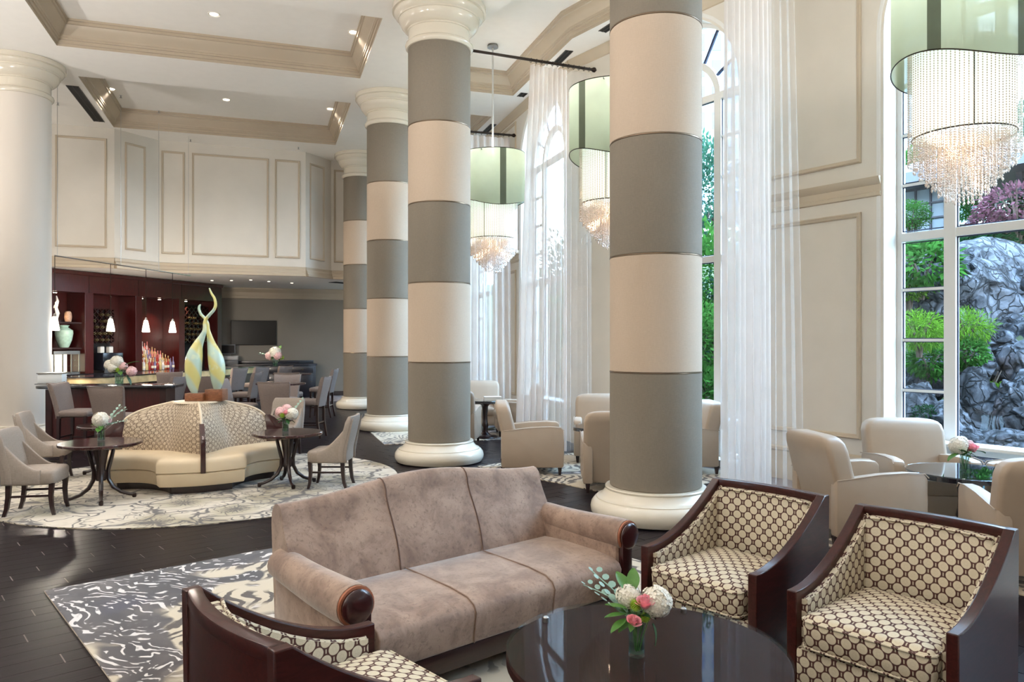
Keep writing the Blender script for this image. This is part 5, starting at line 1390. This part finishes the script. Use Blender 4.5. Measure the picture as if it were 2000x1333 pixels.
# ------------------------------------------------------------------ garden outside the windows
def hgt(w, s):
    f = lambda a, b, x: max(0, min(1, (x - a) / (b - a))) ** 2 * (3 - 2 * max(0, min(1, (x - a) / (b - a))))
    return -.35 + 2.95 * f(3.4, 7.2, w) + 1.8 * f(7.2, 10.2, w) + .35 * (mnoise.noise(Vector((w * .5, s * .5, 0)))) * f(2.5, 6, w)
def gp(w, s): p = WA0 + WAD * s + WAN * w; return p
SOIL = mat('mossy_soil', (58, 66, 40), .95, var=.4, vs=2)
m = MB(); m.grid(lambda u, v: (lambda p, z: (p.x, p.y, z))(gp(.55 + 39 * u ** 1.5, -26 + 42 * v), hgt(.55 + 39 * u ** 1.5, -26 + 42 * v)), 60, 60)
g_ = m.build('garden_ground', SOIL, smooth=60, kind='structure')
def rock_mat():
    m = bpy.data.materials.new('grey_rock'); q = NT(m); o = q.ob()
    f = q.noise(o, 2.2, 8, .6, .62); g = q.noise(o, .8, 3); cr = q.m('MINIMUM', q.vor(q.warp(o, 1.5, .7), 1.5, 'DISTANCE_TO_EDGE'), q.m('MULTIPLY', q.vor(q.warp(o, 2.5, .5), 4.0, 'DISTANCE_TO_EDGE'), 1.3))
    c = q.mix(q.step(f, .32, .68), lin((20, 21, 25)), lin((88, 89, 95)))
    c = q.mix(q.step(g, .55, .68, 0, .55), c, lin((64, 44, 38)))
    q.col(q.mix(q.step(cr, 0, .07, .85, 0), c, lin((10, 11, 14)))); q.p.inputs['Roughness'].default_value = .85; q.p.inputs['Specular IOR Level'].default_value = .25; q.bump(q.m('ADD', f, q.step(cr, 0, .1, 0, .5)), .9, .12)
    return m
ROCK = rock_mat()
def boulder(label, loc, sx, sy, sz, seed, rz=0.):
    bm = bmesh.new(); bmesh.ops.create_icosphere(bm, subdivisions=5, radius=1)
    off = Vector((seed * 7.3, seed * 3.1, seed)); rb = random.Random(seed)
    cuts = [(Vector((rb.gauss(0, 1), rb.gauss(0, 1), rb.gauss(0, .8))).normalized(), rb.uniform(.50, .84)) for _ in range(22)]
    for v in bm.verts:
        p = v.co.copy()
        for nn, dd in cuts:
            e_ = p.dot(nn) - dd
            if e_ > 0: p -= nn * e_ * .92
        q = p * 1.1 + off
        d = 1.12 + .2 * mnoise.noise(q) + .5 * (mnoise.ridged_multi_fractal(q * 1.6, 1, 2.1, 4, 1, 2) - 1) * .2
        c = mnoise.voronoi(q * 1.7)[0]; d += -.13 * (1 - min(1, (c[1] - c[0]) * 7)) + .06 * mnoise.noise(q * 4.5)
        v.co = Vector((p.x * sx, p.y * sy, p.z * sz)) * d * 1.12
    me = bpy.data.meshes.new('boulder'); bm.to_mesh(me); bm.free(); me.polygons.foreach_set('use_smooth', [True] * len(me.polygons)); me.materials.append(ROCK)
    o = bpy.data.objects.new('boulder', me); COL.objects.link(o); o.location = loc; o.rotation_euler = (0, 0, rz)
    return tag(o, label, 'rock', 'grey boulders of the rock garden')
BO = [((1955, 585, 14.6), 1.9, 1.2, .95, 'broad reddish boulder at the top of the rock face'), ((1905, 650, 14.0), .8, .8, .65, 'boulder behind the fern in the wide pane'), ((1985, 690, 13.4), 1.1, .8, .9, 'large grey boulder in the middle of the rock face'),
      ((1925, 730, 13.2), .75, .7, .65, 'boulder under the middle rock face, above the low shrub'), ((2075, 640, 13.6), 1.4, 1, 1.5, 'tall boulder past the edge of the wide pane'), ((1906, 810, 11.6), .33, .38, .62, 'upright pale boulder left of the waterfall in the wide pane'),
      ((1985, 800, 11.3), .30, .35, .45, 'upright pale boulder on the other side of the waterfall'), ((1975, 872, 10.6), .55, .40, .26, 'low pale rock at the foot of the waterfall'), ((1935, 790, 12.4), .45, .4, .30, 'dark ledge rock behind the waterfall'), ((1800, 742, 12.6), .50, .5, .42, 'wedge-shaped boulder in the narrow side panes'),
      ((1790, 805, 11.6), .5, .4, .42, 'dark wet rock low in the narrow side panes'), ((1800, 590, 14.5), 1.0, .8, .6, 'dark sloping rock high in the narrow side panes'), ((1850, 835, 11.2), .4, .4, .3, 'small rock behind the thick mullion'), ((2040, 800, 11.2), .7, .5, .7, 'boulder beyond the edge of the window'), ((1965, 648, 13.9), 1.0, .8, .8, 'broad grey boulder between the top and middle of the rock face'), ((1945, 690, 13.0), .45, .5, .4, 'small angular boulder beside the fern in the wide pane'), ((2015, 735, 12.6), .6, .6, .6, 'angular boulder above the waterfall by the window edge'), ((1880, 715, 12.9), .5, .5, .55, 'dark boulder under the fern at the mullion'), ((1890, 880, 10.8), .35, .3, .28, 'small rock at the window sill line in the wide pane')]
for i, ((px, py, d), sx, sy, sz, lb) in enumerate(BO): boulder(lb, at_d(px, py, d), sx, sy, sz, i + 1, R(35 + 37 * i))
WAT = mat('white_water', (120, 130, 138), .3, alpha=.35); 
wf = thing('waterfall', 'thin waterfall between the two upright pale boulders', 'waterfall', at_d(1940, 868, 11.3), face(-.55, -.83))
for k, (x0, x1) in enumerate(((-.16, -.06), (-.04, -.03), (-.01, .03), (.05, .06), (.08, .15))):
    MB().grid(lambda u, v: (x0 + (x1 - x0) * u + .012 * sin(9 * v + k), -.12 * v * v, .42 - .42 * v + .02 * sin(14 * u)), 4, 8).build('water_strand', WAT, wf, smooth=60)
MB().grid(lambda u, v: (-.25 + .5 * u, .0 + .3 * v, .42 + .004 * sin(20 * u)), 4, 3).build('upper_pool', mat('pool_water', (90, 120, 120), .05, alpha=.8), wf)
pw = MB(); pw.grid(lambda u, v: (lambda p: (p.x, p.y, -.04))(gp(.6 + 4.4 * u, -3 + 14 * v)), 2, 2); o = pw.build('pond_water', mat('pond_water', (46, 64, 66), .04), smooth=0, kind='structure')

def leaf_mesh(n, rx, ry, rz, L, w, seed, m, droop=.3, shell=.55):
    rnd = random.Random(seed); M = MB()
    for k in range(n):
        d = Vector((rnd.gauss(0, 1), rnd.gauss(0, 1), rnd.gauss(0, 1))).normalized(); q = shell + (1 - shell) * rnd.random() ** .6
        q *= 1 + .25 * mnoise.noise(d * 2.2 + Vector((seed, 0, 0)))
        c = Vector((d.x * rx * q, d.y * ry * q, d.z * rz * q + rz))
        t = (d + Vector((rnd.uniform(-.8, .8), rnd.uniform(-.8, .8), rnd.uniform(-.5, .6) - droop))).normalized(); s = t.cross(Vector((rnd.uniform(-1, 1), rnd.uniform(-1, 1), 1.2))).normalized(); l = L * rnd.uniform(.6, 1.3); ww = w * rnd.uniform(.7, 1.2)
        M.add([c, c + t * l * .45 + s * ww, c + t * l, c + t * l * .45 - s * ww], [(0, 1, 2, 3)])
    return M.mesh('foliage', m, 0, fixn=False)
def leafm(name, rgb, v=.35):
    m = bpy.data.materials.new(name); q = NT(m); c = lin(rgb); r = q.n('NewGeometry').outputs['Random Per Island']
    k = q.mix(r, tuple(x * (1 - v) for x in c), tuple(min(1, x * (1 + v)) for x in c))
    di = q.n('BsdfDiffuse', Color=k); tl = q.n('BsdfTranslucent', Color=k); a = q.n('MixShader', Fac=.35); q.t.links.new(di.outputs[0], a.inputs[1]); q.t.links.new(tl.outputs[0], a.inputs[2]); q.t.links.new(a.outputs[0], q.out.inputs[0])
    return m
G1 = leafm('bright_fern_green', (76, 108, 32)); G2 = leafm('leaf_green', (48, 84, 34)); G3 = leafm('deep_green', (28, 54, 30)); G4 = leafm('maple_pink', (98, 64, 72)); G5 = leafm('blue_green', (42, 72, 56))
BARK = mat('bark', (70, 56, 46), .9)
FM = {'fern': leaf_mesh(2600, .5, .5, .34, .12, .008, 1, G1, .5, .2), 'broad': leaf_mesh(1200, .5, .5, .35, .14, .035, 2, G2), 'dark': leaf_mesh(1800, .5, .5, .42, .10, .022, 3, G3), 'low': leaf_mesh(1800, .5, .4, .2, .07, .02, 4, G1), 'maple': leaf_mesh(1100, .5, .5, .3, .09, .02, 5, G4), 'tree': leaf_mesh(3600, .5, .5, .5, .07, .018, 6, G2, .2, .35), 'tree2': leaf_mesh(3600, .5, .5, .5, .07, .016, 7, G5, .2, .35)}
NAMES = {'fern': 'garden_fern', 'broad': 'garden_shrub', 'dark': 'garden_shrub', 'low': 'garden_shrub', 'maple': 'maple_tree', 'tree': 'garden_tree', 'tree2': 'garden_tree'}
def plant(kind, px, py, d, s, label, sz=1.0, stem=.25, pos=None):
    c = Vector(pos) if pos else at_d(px, py, d)
    w = (Vector((c.x, c.y)) - WA0).dot(WAN); base = hgt(w, 0)
    t = thing(NAMES[kind], label, 'tree' if 'tree' in NAMES[kind] else 'plant', c, random.uniform(0, 6), 'plants of the rock garden')
    f = inst('foliage', FM[kind], t, (0, 0, -.35 * s * sz), 0, (s, s, s * sz)); f['kind'] = 'stuff'
    dn = max(.3, c.z - base + .1) if kind in ('tree', 'tree2', 'maple') else .5 * s
    m = MB()
    for k in range(4 if kind != 'tree' else 5):
        a = k * 1.7; m.tube([(.02 * cos(a), .02 * sin(a), -dn), (.1 * s * cos(a), .1 * s * sin(a), -.1 * s), (.3 * s * cos(a), .3 * s * sin(a), .25 * s)], [.03 * s ** .5, .02 * s ** .5, .006], 5)
    m.build('trunk' if 'tree' in NAMES[kind] else 'stems', BARK, t)
    return t
PL_ = [('fern', 1795, 645, 11.6, .85, 'feathery bright green fern in the narrow side panes', 1), ('fern', 1888, 640, 12.2, .75, 'bright fern at the inner edge of the wide pane', 1.2), ('broad', 1888, 690, 12.0, .6, 'broad-leaved plant just under the bright fern', 1),
       ('low', 1925, 755, 11.9, .95, 'low light-green shrub on the rock over the waterfall', 1), ('broad', 1800, 520, 13.4, 1.2, 'broad-leaved shrub at the top of the narrow side panes', 1), ('broad', 1815, 705, 12.0, .7, 'broad leaves hanging behind the wedge-shaped boulder', 1),
       ('dark', 1900, 510, 15.6, 1.5, 'dark fine-leaved shrub above the rock face', .9), ('dark', 1975, 500, 16.0, 1.9, 'wide dark shrub above the reddish boulder', .8), ('dark', 2060, 500, 16.0, 2.2, 'dark shrub beyond the window edge', .8), ('tree', 1780, 430, 17.0, .8, 'light green bush beside the pavilion posts', .8), ('tree', 1905, 418, 17, .7, 'light green bush in front of the pavilion', .8),
       ('maple', 1985, 395, 15.6, 1.5, 'pink leaved maple over the transom of the wide pane', .9), ('maple', 1935, 432, 15.8, .9, 'small pink leaved bush on the transom line', .7), ('tree2', 1960, 350, 26, 4, 'big blue-green tree behind the pavilion', 1), ('tree', 1775, 350, 27, 1.8, 'bright tree top above the pavilion roof end', .9), ('dark', 1810, 825, 11.2, .5, 'small dark plant low in the side panes', 1), ('low', 1775, 560, 13.6, .9, 'low plant on the dark sloping rock', .8),
       ('tree2', 1378, 415, 26, 2.6, 'blue-green tree in the strip of window beside the near column', 1.5), ('tree', 1380, 590, 17, 2.4, 'bright green tree low in the strip of window beside the near column', 1.1), ('tree', 1365, 700, 14.5, 1.8, 'bright bush at the foot of that window strip', .9), ('broad', 1385, 780, 13.6, 1.5, 'broad-leaved bush just above the hidden club chair', .9), ('dark', 1340, 680, 18, 2, 'dark shrub hidden behind the near column', 1), ('tree2', 1440, 680, 17, 2.2, 'tree behind the near thick curtain', 1.2),
       ('tree2', 1120, 600, 24, 3, 'tree behind the middle curtain', 1.2), ('tree', 1060, 670, 26, 3, 'tree outside the far window', 1.2), ('tree', 1160, 690, 20, 3, 'bush outside beside the middle curtain', 1), ('tree2', 2120, 420, 22, 3, 'big tree beyond the window edge', 1.2), ('dark', 2100, 420, 16, 2.4, 'dark shrub past the maple', 1)]
for kd_, px, py, d, s, lb, sz in PL_: plant(kd_, px, py, d, s, lb, sz)

# tea pavilion
pv = thing('garden_pavilion', 'dark-roofed tea pavilion with lattice window up in the garden', 'pavilion', (11.55, 17.7, 4.25), atan2(WAD.y, WAD.x))
DKW = mat('dark_timber', (44, 42, 48), .6); SHO = mat('paper_screen', (104, 112, 118), .7)
MB().box(-2.6, 2.6, -1.5, 1.5, -.6, .05).build('platform', ROCK, pv, smooth=0)
for x in (-2.2, -.7, .8, 2.2):
    for y in (-1.2, 1.2): MB().box(x - .06, x + .06, y - .06, y + .06, .05, 1.35).build('post', DKW, pv, smooth=0)
m = MB(); rr = [(-3.1, -2.1, 1.22), (3.1, -2.1, 1.22), (3.1, 2.1, 1.22), (-3.1, 2.1, 1.22)]
m.loft([[(x, y, 1.22) for x, y, z in rr], [(x, y, 1.46) for x, y, z in rr], [(x * .55, y * .2, 2.05) for x, y, z in rr]]); m.build('roof', mat('slate_roof', (70, 72, 82), .6), pv, smooth=0)
MB().box(-2.2, -.7, -1.17, -1.12, .05, 1.3).build('screen_wall', SHO, pv, smooth=0)
for k in range(5): MB().box(-2.15 + .35 * k, -2.11 + .35 * k, -1.22, -1.17, .05, 1.3).build('lattice_bar', DKW, pv, smooth=0)
for k in range(4): MB().box(-2.2, -.7, -1.22, -1.17, .1 + .36 * k, .14 + .36 * k).build('lattice_bar', DKW, pv, smooth=0)
# white railing and towers
rl = thing('garden_railing', 'white garden railing in the strip of window beside the near column', 'railing', (6.1, 24.0, 4.35), face(-.25, -.97))
for z in (.12, .95): MB().box(-2.5, 2.5, -.04, .04, z, z + .08).build('rail', WINW, rl, smooth=0)
for k in range(17): MB().box(-2.5 + .3 * k, -2.42 + .3 * k, -.03, .03, 0, 1.0).build('baluster', WINW, rl, smooth=0)
def tower(label, loc, rz, w, h, rows, cols, wall, win, ww, wh):
    t = thing('tower_building', label, 'building', loc, rz, 'tall buildings outside')
    MB().box(-w / 2, w / 2, 0, w * .7, 0, h).build('wall', wall, t, smooth=0)
    me = MB().box(-ww / 2, ww / 2, -.12, .02, -wh / 2, wh / 2).mesh('window', win, 0)
    z0 = h - rows * (h * .9 / rows)
    for r_ in range(rows):
        for c_ in range(cols): inst('window', me, t, (-w / 2 + w * (c_ + .5) / cols, 0, h * .08 + h * .9 * (r_ + .5) / rows))
    return t
TWIN = mat('tower_blue_glass', (44, 66, 98), .15, spec=.7)
tower('white tower block with blue windows in the strip beside the near column', (24.0, 92, -2), 0, 16, 46, 13, 8, mat('white_tower', (104, 108, 114), .6), TWIN, 1.1, 2.0)
tower('pale blue glass tower above the pavilion in the side panes', (58, 105, -2), R(10), 16, 70, 20, 9, mat('pale_tower', (104, 116, 126), .5), mat('pale_tower_glass', (74, 94, 110), .2), 1.5, 2.7)

# ------------------------------------------------------------------ unseen torchieres, added behind and beside the camera to light the ceiling
def torchiere(label, x, y, e):
    t = thing('added_torchiere', label, 'lamp', (x, y, 0), 0, 'added torchiere uplights out of view')
    MB().lathe([(.2, 0), (.2, .02), (.03, .05)], 24).build('base', BRONZE, t); MB().lathe([(.018, .04), (.018, 1.9)], 10).build('pole', BRONZE, t); MB().lathe([(.03, 1.86), (.15, 1.92), (.26, 2.02), (.27, 2.05), (.25, 2.03), (.1, 1.95), (.03, 1.94)], 28, cap=False).build('bowl', BRASS, t)
    l = bpy.data.lights.new('added_fill_light', 'AREA'); l.shape = 'DISK'; l.size = .46; l.energy = e; l.color = (1, .95, .90); l.spread = R(170)
    o = bpy.data.objects.new('added_fill_light', l); COL.objects.link(o); o.parent = t; o.location = (0, 0, 2.06); o.rotation_euler = (pi, 0, 0)
for i, (x, y, e) in enumerate([(-8.0, 4.5, 400), (-3.4, 1.6, 300), (3.6, 1.5, 60), (-12.5, 8.5, 360), (-6.5, 1.0, 360), (0, -2, 200)]): torchiere('bronze torchiere added out of view to light the ceiling, number %s' % ('one two three four five six'.split()[i]), x, y, e)
